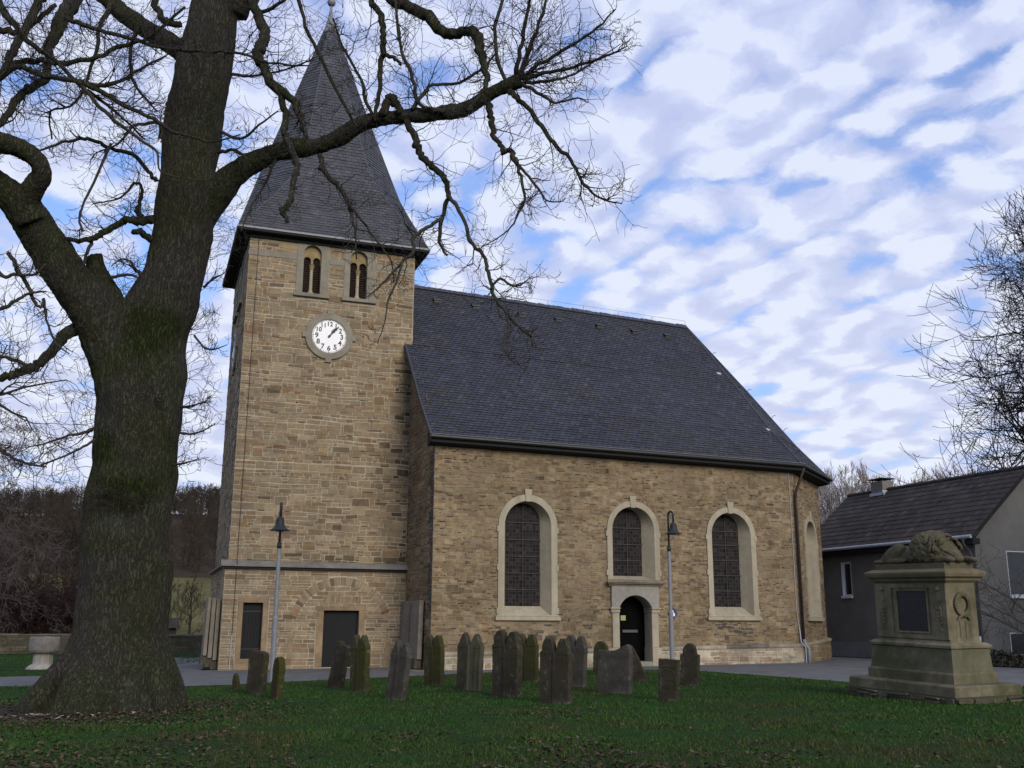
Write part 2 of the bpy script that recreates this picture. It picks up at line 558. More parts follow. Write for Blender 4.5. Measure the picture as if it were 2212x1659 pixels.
def bevel(o, w, seg=1):
    me = o.data
    bm = bmesh.new(); bm.from_mesh(me)
    bmesh.ops.remove_doubles(bm, verts=bm.verts, dist=1e-5)
    ed = [e for e in bm.edges if len(e.link_faces) == 2 and e.calc_face_angle(0) > 0.5]
    bmesh.ops.bevel(bm, geom=ed, offset=w, segments=seg, affect='EDGES', profile=0.5, clamp_overlap=True)
    bm.to_mesh(me); bm.free()
    return o


class Fr:
    """a wall's own frame: u along it, z up, n out of it"""
    def __init__(s, o, u, n):
        s.o = V(o); s.u = V(u).normalized(); s.n = V(n).normalized()

    def p(s, u, z, n=0.0):
        return s.o + s.u * u + V((0, 0, z)) + s.n * n


def fbox(mb, fr, u0, u1, z0, z1, n0, n1, col=None):
    a = [fr.p(u0, z0, n0), fr.p(u1, z0, n0), fr.p(u1, z0, n1), fr.p(u0, z0, n1)]
    b = [fr.p(u0, z1, n0), fr.p(u1, z1, n0), fr.p(u1, z1, n1), fr.p(u0, z1, n1)]
    mb.hexa(a, b, col)


def fprism(mb, fr, pts, n0, n1, col=None):
    mb.hexa([fr.p(a, b, n0) for a, b in pts], [fr.p(a, b, n1) for a, b in pts], col)


def arch(uc, hw, zb, zs, n=14, r=None):
    """outline of an arched opening, from bottom left over the top to bottom right"""
    r = r or hw
    zc = zs - math.sqrt(max(r * r - hw * hw, 0))
    a0 = math.atan2(zs - zc, -hw); a1 = math.atan2(zs - zc, hw)
    pts = [(uc - hw, zb)]
    for i in range(n + 1):
        a = a0 + (a1 - a0) * i / n
        pts.append((uc + r * math.cos(a), zc + r * math.sin(a)))
    pts.append((uc + hw, zb))
    return pts


def inpoly(u, z, poly):
    c = False; j = len(poly) - 1
    for i in range(len(poly)):
        a, b = poly[i], poly[j]
        if (a[1] > z) != (b[1] > z) and u < (b[0] - a[0]) * (z - a[1]) / (b[1] - a[1]) + a[0]:
            c = not c
        j = i
    return c


def wall_sheet(mb, fr, outer, holes, col):
    loops = [[V((a, b, 0)) for a, b in outer]] + [[V((a, b, 0)) for a, b in h] for h in holes]
    flat = [p for l in loops for p in l]
    for tri in tessellate_polygon(loops):
        P = [fr.p(flat[i].x, flat[i].y) for i in tri]
        if (P[1] - P[0]).cross(P[2] - P[0]).dot(fr.n) < 0:
            P.reverse()
        mb.face(P, col)


TOWER_PAL = [((0.265, 0.215, 0.135), 6), ((0.245, 0.205, 0.14), 5), ((0.215, 0.18, 0.125), 4), ((0.225, 0.16, 0.09), 2.6), ((0.185, 0.14, 0.09), 2.2),
             ((0.12, 0.095, 0.068), 0.5), ((0.30, 0.25, 0.17), 2.0), ((0.20, 0.11, 0.062), 0.22)]
NAVE_PAL = [((0.25, 0.19, 0.115), 5), ((0.23, 0.175, 0.11), 4), ((0.195, 0.145, 0.09), 3), ((0.15, 0.10, 0.064), 1.4), ((0.085, 0.066, 0.05), 1.2),
            ((0.275, 0.22, 0.14), 2.5), ((0.19, 0.11, 0.065), 0.6)]


def calm(pal, f, g):
    w = sum(q for _, q in pal)
    m = [sum(c[i] * q for c, q in pal) / w for i in range(3)]
    return [(tuple((c[i] + (m[i] - c[i]) * f) * g[i] for i in range(3)), q) for c, q in pal]


TOWER_PAL = calm(TOWER_PAL, 0.15, (0.90, 0.83, 0.785))
NAVE_PAL = calm(NAVE_PAL, 0.45, (0.84, 0.80, 0.745))


def pick(rng, pal, k=0.14):
    t = rng.random() * sum(w for _, w in pal)
    for c, w in pal:
        t -= w
        if t <= 0:
            break
    f = 1 + rng.uniform(-k, k)
    return (c[0] * f, c[1] * f, c[2] * f)


def masonry(mb, fr, outer, holes, z0, z1, u0, u1, seed, pal, hmin, hmax, lmin, lmax, gap=0.013, depth=(0.004, 0.02), tint=None, miss=0.0, wavy=0.03, dark=0.0, big=0, mort=(0.37, 0.32, 0.24)):
    rng = random.Random(seed)
    z = z0
    ph = rng.random() * 50
    while z < z1 - 0.02:
        h = rng.uniform(hmin, hmax)
        if rng.random() < 0.12:
            h *= 1.5
        h = min(h, z1 - z)
        zm = z + h / 2
        # runs of wall along this course
        runs = []; st = None
        N = int((u1 - u0) / 0.03)
        for i in range(N + 1):
            u = u0 + i * 0.03
            ok = inpoly(u, zm, outer) and not any(inpoly(u, zm, q) for q in holes)
            if ok and st is None: st = u
            if (not ok or i == N) and st is not None:
                if u - st > 0.06: runs.append((st, u))
                st = None
        for a, b in runs:
            u = a
            while u < b - 0.03:
                l = rng.uniform(lmin, lmax) * (0.7 + 0.6 * h / hmax)
                if rng.random() < 0.12: l *= 0.45
                e = u + l
                if b - e < lmin * 0.6: e = b
                parts = [(z, z + h)]
                if h > 0.75 * hmax and rng.random() < 0.3:
                    m_ = z + h * rng.uniform(0.4, 0.6); parts = [(z, m_), (m_, z + h)]
                for (q0, q1) in parts:
                    if rng.random() < miss: continue
                    g = gap * rng.uniform(0.55, 1.25)
                    ju = lambda: rng.uniform(-0.012, 0.012)
                    wz = lambda uu: (noise.noise(V((uu * 0.7 + ph, zm * 1.7, seed))) * wavy)
                    ua, ub = u + g / 2, e - g / 2
                    za, zb = q0 + g / 2, q1 - g / 2
                    if ub - ua < 0.03 or zb - za < 0.015: continue
                    cc = [(ua + ju() * .6, za + wz(ua) + ju() * .4), (ub + ju() * .6, za + wz(ub) + ju() * .4), (ub + ju() * .6, zb + wz(ub) + ju() * .4), (ua + ju() * .6, zb + wz(ua) + ju() * .4)]
                    cut = min(0.022, (zb - za) * 0.3, (ub - ua) * 0.3)
                    oct_ = []
                    for i in range(4):
                        p, qn, pv = V(cc[i]), V(cc[(i + 1) % 4]), V(cc[i - 1])
                        k1, k2 = cut * rng.uniform(0.3, 1.2), cut * rng.uniform(0.3, 1.2)
                        oct_.append(p + (pv - p).normalized() * k1)
                        oct_.append(p + (qn - p).normalized() * k2)
                    cen = V(((ua + ub) / 2, (za + zb) / 2))
                    d = rng.uniform(*depth)
                    c = pick(rng, pal)
                    if tint: c = tint(c, cen.x, cen.y, rng)
                    base = [fr.p(q.x, q.y, 0.001) for q in oct_]
                    tilt = rng.uniform(-0.3, 0.3) * d
                    top = []
                    for q in oct_:
                        w = q + (cen - q) * min(0.12, 0.006 / max((q - cen).length, 1e-3))
                        top.append(fr.p(w.x, w.y, d + tilt * (q.y - cen.y) / max(zb - za, .01)))
                    fs_ = [tuple(range(8, 16))]
                    for i in range(8):
                        j = (i + 1) % 8
                        fs_.append((i, j, 8 + j, 8 + i))
                    mb.add(base + top, fs_, c)
                    if dark and rng.random() < dark:
                        # dark strip under the stone: a painted shadow line along the joint
                        hh = rng.uniform(.010, .026); x0 = ua + rng.uniform(0, .3) * (ub - ua); x1 = ub - rng.uniform(0, .3) * (ub - ua)
                        zz = za + wz(ua) - hh * .6
                        k_ = rng.uniform(.5, 1.2)
                        mb.face([fr.p(x0, zz, .022), fr.p(x1, zz, .022), fr.p(x1 - .01, zz + hh, .022), fr.p(x0 + .01, zz + hh, .022)], (.045 * k_, .036 * k_, .027 * k_))
                u = e
        z += h
    for k in range(big):
        u = rng.uniform(u0 + .5, u1 - .5); zc_ = rng.uniform(z0 + .3, z1 - .4)
        w2, h2 = rng.uniform(.16, .34) * hmax / .2, rng.uniform(.5, .85) * hmax
        q = [(u - w2, zc_ - h2), (u + w2, zc_ - h2 * rng.uniform(.8, 1)), (u + w2 * rng.uniform(.85, 1), zc_ + h2), (u - w2 * rng.uniform(.9, 1), zc_ + h2 * rng.uniform(.85, 1))]
        if any((not inpoly(a, b, outer)) or any(inpoly(a + da, b + db, hq) for hq in holes for da in (-.05, 0, .05) for db in (-.05, 0, .05)) for a, b in q): continue
        g = gap * .9
        m2 = [(a + (g if a > u else -g), b + (g if b > zc_ else -g)) for a, b in q]
        mb.face([fr.p(a, b, depth[1] + .0025) for a, b in m2], mort)
        fprism(mb, fr, q, depth[1] + .003, depth[1] + .010, tuple(x * .92 for x in pick(rng, pal)))


SLATE_K = 0.80


def slates(mb, quad, row, wid, seed, pal, shift=0.35, lift=0.026, thick=0.024, roundc=True, clip=None, tint=None):
    """quad: function (s,t) -> point, s along the eave in metres fraction, t up the slope; given as 4 corners"""
    A, B, C, D = [V(q) for q in quad]           # A-B eave, D-C top
    rng = random.Random(seed)
    Ls = ((D - A).length + (C - B).length) / 2
    Lw = max((B - A).length, (C - D).length)
    n = max(int(round(Ls / row)), 1)
    nrm = (B - A).cross(D - A)
    if nrm.length < 1e-6: nrm = (C - A).cross(D - A)
    nrm.normalize()

    def P(s, t, d):
        e0 = A + (B - A) * s; e1 = D + (C - D) * s
        return e0 + (e1 - e0) * t + nrm * d
    # even widths measured in metres along a fixed axis so slates do not squeeze towards the tip
    ax = (B - A).normalized() if (B - A).length > (C - D).length else (C - D).normalized()
    for r_ in range(n):
        t0, t1 = r_ / n, (r_ + 1.25) / n
        t1 = min(t1, 1.0)
        l0, l1 = P(0, t0, 0), P(1, t0, 0)
        wlen = (l1 - l0).length
        if wlen < 0.03: continue
        x0 = (l0 - A).dot(ax)
        off = (r_ * shift * wid) % wid
        k = math.floor((x0 - off) / wid)
        while True:
            xa = k * wid + off; xb = xa + wid
            k += 1
            sa, sb = (xa - x0) / wlen, (xb - x0) / wlen
            if sa >= 1: break
            if sb <= 0: continue
            sa, sb = max(sa, 0), min(sb, 1)
            if (sb - sa) * wlen < 0.01: continue
            c = pick(rng, pal, 0.12)
            c = (c[0] * SLATE_K * .97, c[1] * SLATE_K * .98, c[2] * SLATE_K * 1.06)
            if tint: c = tint(c, P((sa + sb) / 2, t0, 0), rng)
            lf = lift * rng.uniform(0.75, 1.3)
            tw = rng.uniform(-0.002, 0.002)
            g = 0.007 / wlen
            bt = 0.0
            cut = 0.3
            p = [P(sa + g, t0, lf + tw), P(sb - g - (sb - sa) * cut * 0.8 if roundc else sb - g, t0, lf - tw)]
            if roundc:
                p.append(P(sb - g - (sb - sa) * 0.1, t0 + (t1 - t0) * 0.1, lf - tw))
                p.append(P(sb - g, t0 + (t1 - t0) * cut, lf * 0.8 - tw))
            p += [P(sb - g, t1, 0.001), P(sa + g, t1, 0.001)]
            m_ = len(p)
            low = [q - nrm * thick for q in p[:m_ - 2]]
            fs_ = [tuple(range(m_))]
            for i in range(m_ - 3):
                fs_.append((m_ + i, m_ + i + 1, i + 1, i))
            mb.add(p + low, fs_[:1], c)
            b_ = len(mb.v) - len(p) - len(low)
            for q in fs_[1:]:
                mb.f.append(tuple(i + b_ for i in q)); mb.c.append((c[0] * .35, c[1] * .35, c[2] * .35))  # edge faces darkened to paint the shadow line under each overlap


SLATE_PAL = [((0.036, 0.038, 0.049), 5), ((0.032, 0.034, 0.043), 4), ((0.042, 0.044, 0.055), 3), ((0.040, 0.037, 0.040), 1.2), ((0.052, 0.053, 0.062), 0.6), ((0.043, 0.041, 0.035), 0.6)]
SPIRE_PAL = [((0.066, 0.067, 0.074), 5), ((0.060, 0.061, 0.067), 4), ((0.073, 0.074, 0.081), 3), ((0.088, 0.089, 0.096), 0.6)]


# ------------------------------------------------------------------ ground, path, hills
def sheet(name, m, poly, dz, step=1.5):
    """horizontal sheet following the ground's slope"""
    bm = bmesh.new()
    vs_ = [bm.verts.new((x, y, 0)) for x, y in poly]
    bm.faces.new(vs_)
    xs = [p[0] for p in poly]
    for x in (-20.5, -10.5, 24.5):
        if min(xs) < x < max(xs):
            bmesh.ops.bisect_plane(bm, geom=bm.verts[:] + bm.edges[:] + bm.faces[:], plane_co=(x, 0, 0), plane_no=(1, 0, 0))
    bmesh.ops.triangulate(bm, faces=bm.faces)
    for v in bm.verts:
        v.co.z = gz(v.co.x) + dz
    bmesh.ops.recalc_face_normals(bm, faces=bm.faces)
    me = bpy.data.meshes.new(name)
    bm.to_mesh(me); bm.free()
    if me.polygons and me.polygons[0].normal.z < 0:
        me.flip_normals()
    me.materials.append(m)
    o = bpy.data.objects.new(name, me); COL.objects.link(o)
    return tag(o, kind='structure')


PATH = [(-70, 27.5), (-30, 28.6), (-13.97, 29.0), (-11, 28.6), (-8.78, 28.5), (-7.6, 29.25), (-5.4, 31.4), (-3.1, 33.3), (-1, 35.3), (1.2, 36.6), (3.2, 37.0), (5.0, 36.8),
        (6.4, 35.6), (8.1, 31.6), (9.2, 28.4), (10.1, 26.0), (11.3, 24.9), (13, 26.4), (17, 25.5), (40, 22), (70, 26), (70, 33), (19.6, 34.5), (17.5, 36.5), (18.0, 42),
        (14.0, 51), (8, 58), (-6, 52), (-10.0, 40.5), (-10.8, 38.9), (-12.0, 37.2), (-16.5, 34.4), (-30, 34.2), (-70, 33)]


def build_ground():
    sheet('ground', M_ground, [(-900, -300), (900, -300), (900, 900), (-900, 900)], 0.0)
    sheet('path', M_cobble, PATH, 0.006)
    sheet('side_path', M_cobble, [(-13.2, 36.4), (-11.2, 38.2), (-13.2, 46), (-15.2, 54), (-17.4, 54), (-16.6, 46)], 0.004)
    sheet('gravel_strip', M_gravel, [(-11.0, 38.0), (-4.1, 40.2), (-4.0, 39.8), (-2.9, 36.75), (-2.6, 36.6), (-3.2, 36.35), (-4.6, 39.4), (-11.3, 37.65)], 0.010)
    # hillside behind the churchyard, on the left: meadow slope, then wooded hill
    mb = MB(); mw = MB()
    nx, ny = 60, 40
    def hz(x, y):
        t = min(max((y - 78) / 75, 0), 1)
        z = -0.3 + 8.6 * t ** 1.3
        k = min(max((y - 150) / 130, 0), 1)
        z += (21.0 + 3.0 * noise.noise(V((x * 0.012, y * 0.01, 3)))) * k * k * (3 - 2 * k)
        f = min(max((60 - x) / 90, 0), 1)
        return -0.3 + (z + 0.3) * f * f * (3 - 2 * f) + 0.8 * noise.noise(V((x * 0.03, y * 0.03, 1))) * min(max((y - 90) / 40, 0), 1)
    build_ground.hz = hz
    g = [[(-260 + 330 * i / nx, 76 + 330 * (j / ny) ** 1.2) for i in range(nx + 1)] for j in range(ny + 1)]
    for j in range(ny):
        for i in range(nx):
            q = [g[j][i], g[j][i + 1], g[j + 1][i + 1], g[j + 1][i]]
            (mb if q[0][1] < 158 else mw).face([(x, y, hz(x, y)) for x, y in q])
    tag(mb.build('meadow', M_meadow, smooth=False), kind='structure')
    tag(mw.build('hillside', M_hill, smooth=False), kind='structure')


build_ground()

# ------------------------------------------------------------------ the church
YAW = 0.3436
TW, TD, VN, EE = 6.7955, 7.009, 3.9171, 22.3
church = thing('church', 'tan sandstone village church with square clock tower, pointed slate spire and steep slate nave roof', 'church', (-10.5439, 38.5012, 0), YAW)
FS = Fr((0, 0, 0), (1, 0, 0), (0, -1, 0))              # tower south face
FW = Fr((0, TD, 0), (0, -1, 0), (-1, 0, 0))            # tower west face, u runs from north to south
FN = Fr((0, -VN, 0), (1, 0, 0), (0, -1, 0))            # nave south wall
FG = Fr((TW, 0, 0), (0, -1, 0), (-1, 0, 0))            # nave west wall left of the corner, u = -v
AP0, AP1 = V((EE, -VN, 0)), V((25.6, -1.06, 0))
ad = (AP1 - AP0).normalized()
FA = Fr(AP0, ad, (ad.y, -ad.x, 0))                     # apse south east wall
APL = (AP1 - AP0).length
AP2 = V((25.6, 7.83, 0))
FE = Fr(AP1, (0, 1, 0), (1, 0, 0))
MORT_T = (0.345, 0.295, 0.22)
MORT_N = (0.215, 0.17, 0.11)


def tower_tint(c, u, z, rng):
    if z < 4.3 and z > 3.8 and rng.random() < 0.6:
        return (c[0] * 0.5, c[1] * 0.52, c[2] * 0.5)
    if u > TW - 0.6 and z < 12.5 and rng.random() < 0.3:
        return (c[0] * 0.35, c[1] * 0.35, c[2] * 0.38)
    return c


BELL = [(2.52, 1.90, 3.20), (4.43, 3.84, 5.14)]          # belfry windows: centre, frame left, frame right


def build_tower():
    mb = MB()
    top = 17.0
    for fr, wid, seed in ((FS, TW, 1), (FW, TD, 2)):
        outer = [(0, 3.8), (wid, 3.8), (wid, top), (0, top)]
        sh = 0.0 if fr is FS else 0.1
        holes = [arch(c + sh, 0.42, 14.68, 16.42, 10) for c, a, b in BELL]
        wall_sheet(mb, fr, outer, holes, MORT_T)
        blocks = [[(a + sh, 14.5), (b + sh, 14.5), (b + sh, top), (a + sh, top)] for c, a, b in BELL]
        ring = [(3.36 + sh + 0.93 * math.cos(k * .2618), 12.96 + 0.93 * math.sin(k * .2618)) for k in range(24)]
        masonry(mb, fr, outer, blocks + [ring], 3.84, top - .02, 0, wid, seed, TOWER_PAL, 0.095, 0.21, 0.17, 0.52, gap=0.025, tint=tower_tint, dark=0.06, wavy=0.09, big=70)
    for fr, wid in ((Fr((TW, 0, 0), (0, 1, 0), (1, 0, 0)), TD), (Fr((TW, TD, 0), (-1, 0, 0), (0, 1, 0)), TW)):
        wall_sheet(mb, fr, [(0, -0.3), (wid, -0.3), (wid, top), (0, top)], [], MORT_T)
        masonry(mb, fr, [(0, 8), (wid, 8), (wid, top), (0, top)], [], 9, top, 0, wid, 7, TOWER_PAL, 0.14, 0.24, 0.3, 0.7)
    # lower stage, slightly thicker
    o = 0.11
    fs = Fr((-o, -o, 0), (1, 0, 0), (0, -1, 0)); fw = Fr((-o, TD, 0), (0, -1, 0), (-1, 0, 0))
    d1 = [(0.71, 0.12), (0.71, 2.52), (1.50, 2.52), (1.50, 0.12)]      # left door, in this frame
    d2 = [(3.71, 0.0), (3.71, 2.26), (5.10, 2.26), (5.10, 0.0)]
    d1 = [(0.74, 0.40), (1.46, 0.40), (1.46, 2.42), (0.74, 2.42)]
    d2 = [(3.73, 0.08), (5.08, 0.08), (5.08, 2.16), (3.73, 2.16)]
    outer = [(0, -0.3), (TW + o, -0.3), (TW + o, 3.78), (0, 3.78)]
    wall_sheet(mb, fs, outer, [d1, d2], MORT_T)
    wall_sheet(mb, fw, [(0, -0.3), (TD + o, -0.3), (TD + o, 3.78), (0, 3.78)], [], MORT_T)
    uc, zc, ri, ro = 4.38, 1.39, 1.72, 2.02
    voidp = [(uc + (ro + .01) * math.cos(a), zc + (ro + .01) * math.sin(a)) for a in [math.pi * (0.10 + 0.80 * k / 20) for k in range(21)]]
    voidi = [(uc + (ri - .01) * math.cos(a), zc + (ri - .01) * math.sin(a)) for a in [math.pi * (0.90 - 0.80 * k / 20) for k in range(21)]]
    ringp = voidp + voidi
    frame1 = [(0.53, -0.3), (1.68, -0.3), (1.68, 2.63), (0.53, 2.63)]
    frame2 = [(3.44, -0.3), (5.34, -0.3), (5.34, 2.34), (3.44, 2.34)]
    flat = [(3.70, 2.42), (5.14, 2.42), (5.14, 2.72), (3.70, 2.72)]
    masonry(mb, fs, outer, [frame1, frame2, ringp, flat], 0.0, 3.74, 0, TW + o, 3, TOWER_PAL, 0.12, 0.20, 0.22, 0.62, gap=0.032)
    masonry(mb, fw, [(0, -.3), (TD + o, -.3), (TD + o, 3.78), (0, 3.78)], [], 0.0, 3.74, 0, TD + o, 4, TOWER_PAL, 0.12, 0.20, 0.22, 0.62, gap=0.03)
    # top of the lower stage under the string course
    mb.face([(-o, -o, 3.78), (TW + o, -o, 3.78), (TW + o, 0.05, 3.78), (-o, 0.05, 3.78)], MORT_T)
    # relieving arch and flat arch of upright stones
    rng = random.Random(5)
    a = math.pi * 0.905
    while a > math.pi * 0.10:
        w = rng.uniform(0.05, 0.10)
        a2 = max(a - w, math.pi * 0.095)
        g = 0.006
        q = [(uc + ri * math.cos(a - g), zc + ri * math.sin(a - g)), (uc + ri * math.cos(a2 + g), zc + ri * math.sin(a2 + g)),
             (uc + ro * math.cos(a2 + g), zc + ro * math.sin(a2 + g)), (uc + ro * math.cos(a - g), zc + ro * math.sin(a - g))]
        fprism(mb, fs, q, 0.001, 0.018, pick(rng, TOWER_PAL))
        a = a2
    u = 3.72
    while u < 5.08:
        w = rng.uniform(0.045, 0.085)
        fprism(mb, fs, [(u, 2.44 + rng.uniform(0, .01)), (u + w - .014, 2.44), (u + w - .014, 2.70), (u, 2.70 - rng.uniform(0, .02))], 0.001, 0.016, pick(rng, TOWER_PAL))
        u += w
    # jambs of the old arch
    for ua in (2.42, 6.14):
        fbox(mb, fs, ua, ua + 0.2, 0.1, 1.25, 0.001, 0.012, (0.25, 0.19, 0.12))
    mb.build('tower_wall', M_masonry, church, colour=True)

    # string course: sloping lead weathering over a dark strip along its underside
    m2 = MB()
    for fr, L in ((Fr((0, 0, 0), (1, 0, 0), (0, -1, 0)), TW), (FW, TD)):
        e0 = -0.26 if fr is FS or fr.n.y < -0.5 else 0
        pts = [(0.0, 3.98), (0.10, 3.92), (0.27, 3.80), (0.27, 3.74), (0.115, 3.70), (0.0, 3.70)]
        u0, u1 = (-0.27, L + 0.12) if fr.n.y < -0.5 else (0, L + 0.0)
        m2.hexa([fr.p(u0, z, n) for n, z in pts], [fr.p(u1, z, n) for n, z in pts])
    m2.build('string_course', M_string, church, fix=True)
    m3 = MB()
    fbox(m3, FS, -0.25, TW + 0.1, 3.655, 3.70, 0.12, 0.25)
    m3.build('string_course_underside', M_soffit, church)

    # doors at the foot
    def door(fr, u0, u1, z0, z1, straps, frame_u0, frame_u1, ztop, lintel_over, planks=False):
        dm = MB()
        fbox(dm, fr, u0 - .02, u1 + .02, z0 - .02, z1 + .02, -0.30, -0.22)
        if not planks:
            for k in range(6):
                fbox(dm, fr, u0 + (u1 - u0) * k / 6 + .006, u0 + (u1 - u0) * (k + 1) / 6 - .006, z0, z1, -0.22, -0.208)
        d = dm.build('door', M_door, church)
        fm = MB()
        fbox(fm, fr, frame_u0, u0, z0, z1, -0.24, 0.025)
        fbox(fm, fr, u1, frame_u1, z0, z1, -0.24, 0.025)
        fbox(fm, fr, frame_u0 - lintel_over, frame_u1 + lintel_over * .6, z1, ztop, -0.24, 0.030)
        if planks:
            fbox(fm, fr, frame_u0 - .16, frame_u0 + .0, 1.86, 2.10, 0.0, 0.026)
            fbox(fm, fr, frame_u1, frame_u1 + .12, 1.86, 2.10, 0.0, 0.026)
        else:
            fbox(fm, fr, frame_u0 - .05, frame_u1 + .3, -0.1, z0 - .15, -0.1, 0.06)
            fbox(fm, fr, frame_u0 + .02, frame_u1 + .2, z0 - .15, z0, -0.24, 0.03)
        o_ = fm.build('door_frame', M_brownstone, d)
        bevel(o_, 0.012)
        if straps:
            for z in straps:
                hm = MB(); fbox(hm, fr, u0 - .01, u1 - .03, z, z + .05, -0.207, -0.185)
                hm.build('hinge_strap', M_black, d)
        # reveal floor
        return d
    door(fs, 0.74, 1.46, 0.40, 2.42, (0.72, 2.08), 0.55, 1.66, 2.61, 0.0)['label'] = 'narrow raised dark plank door'
    door(fs, 3.73, 5.08, 0.08, 2.16, (), 3.47, 5.32, 2.32, 0.06, True)['label'] = 'wide dark flush door under flat stone arch'


build_tower()


def build_belfry(fr, sh):
    for uc, a, b in BELL:
        uc += sh; a += sh; b += sh
        out = [(a, 14.66), (b, 14.66), (b, 16.98), (a, 16.98)]
        inn = arch(uc, 0.355, 14.70, 16.40, 12)
        fm = MB()
        # flat stone frame with the arched light cut out, standing just proud of the wall
        loops = [[V((x, y, 0)) for x, y in out], [V((x, y, 0)) for x, y in inn]]
        fl = out + inn
        for tri in tessellate_polygon(loops):
            P = [fr.p(*fl[i], 0.035) for i in tri]
            if (P[1] - P[0]).cross(P[2] - P[0]).dot(fr.n) < 0: P.reverse()
            fm.face(P)
        for i in range(4):
            p, q = out[i], out[(i + 1) % 4]
            fm.face([fr.p(*p, 0.035), fr.p(*q, 0.035), fr.p(*q, -0.02), fr.p(*p, -0.02)])
        for i in range(len(inn)):
            p, q = inn[i], inn[(i + 1) % len(inn)]
            fm.face([fr.p(*p, 0.035), fr.p(*q, 0.035), fr.p(*q, -0.34), fr.p(*p, -0.34)])
        w = fm.build('belfry_window', M_trimg, church)
        sm = MB()
        fprism(sm, fr, [(a - .08, 14.52), (b + .06, 14.52), (b + .06, 14.66), (a - .08, 14.66)], 0.0, 0.14)
        bevel(sm.build('sill', M_trimg, w), 0.015)
        # tympanum with two little arches, on a colonnette
        tm = MB()
        top = arch(uc, 0.353, 15.95, 16.40, 12)
        l1 = arch(uc - .19, 0.145, 15.90, 16.14, 8); l2 = arch(uc + .19, 0.145, 15.90, 16.14, 8)
        outl = top[:-1] + [top[-1]] + l2[::-1] + l1[::-1]
        outl = [(x, max(y, 15.95)) for x, y in outl]
        lp = [[V((x, y, 0)) for x, y in outl]]
        for tri in tessellate_polygon(lp):
            P = [fr.p(*outl[i], -0.14) for i in tri]
            if (P[1] - P[0]).cross(P[2] - P[0]).dot(fr.n) < 0: P.reverse()
            tm.face(P)
        for i in range(len(outl)):
            p, q = outl[i], outl[(i + 1) % len(outl)]
            tm.face([fr.p(*p, -0.14), fr.p(*q, -0.14), fr.p(*q, -0.32), fr.p(*p, -0.32)])
        tm.build('tympanum', M_tymp, w)
        cm = MB()
        c0 = fr.p(uc, 14.7, -0.2)
        cm.lathe([(0.13, 0), (0.13, 0.08), (0.10, 0.10), (0.085, 0.15), (0.072, 0.2), (0.068, 1.0), (0.072, 1.03)], c0, 12)
        cm.build('colonnette', M_trim, w, smooth=False)
        cp = MB()
        cp.lathe([(0.075, 1.03), (0.09, 1.06), (0.075, 1.08), (0.10, 1.16), (0.12, 1.22), (0.10, 1.23), (0.13, 1.27)], c0, 10)
        cp.build('capital', M_tymp, w)
        lm = MB()
        for s in (-1, 1):
            ua, ub = (uc - .36, uc - .06) if s < 0 else (uc + .06, uc + .36)
            for k in range(21):
                z = 14.74 + k * 0.075
                lm.hexa([fr.p(ua, z, -.24), fr.p(ub, z, -.24), fr.p(ub, z + .012, -.24), fr.p(ua, z + .012, -.24)],
                        [fr.p(ua, z + .06, -.33), fr.p(ub, z + .06, -.33), fr.p(ub, z + .072, -.33), fr.p(ua, z + .072, -.33)])
        fbox(lm, fr, uc - .4, uc + .4, 14.6, 16.8, -0.40, -0.37)
        lm.build('louvre', M_louver, w)
    # flush band course joining the frames
    L = TW if fr is FS else TD
    e = [0.0] + [x + sh for c, a, b in BELL for x in (a, b)] + [L]
    for u0, u1, z0 in ((e[0] - .02, e[1] - .01, 16.06), (e[2] + .01, e[3] - .01, 16.02), (e[4] + .01, e[5] + .02, 16.06)):
        bm_ = MB(); fbox(bm_, fr, u0, u1, z0, z0 + .22, 0.0, 0.026)
        bm_.build('band_course', M_trimg, church)


M_tymp = mat('ochre_tympanum_stone', (0.26, 0.19, 0.10), 0.9, 0.25, 6.0)
build_belfry(FS, 0.0)
build_belfry(FW, 0.1)


def text_mesh(txt, size, m, name, M, parent, depth=0.004):
    cu = bpy.data.curves.new(name, 'FONT')
    cu.body = txt; cu.size = size; cu.align_x = 'CENTER'; cu.align_y = 'CENTER'; cu.extrude = depth; cu.offset = size * 0.022
    o = bpy.data.objects.new(name, cu); COL.objects.link(o)
    dg = bpy.context.evaluated_depsgraph_get()
    me = bpy.data.meshes.new_from_object(o.evaluated_get(dg))
    bpy.data.objects.remove(o)
    me.name = name
    me.transform(M)
    me.materials.clear(); me.materials.append(m)
    return me


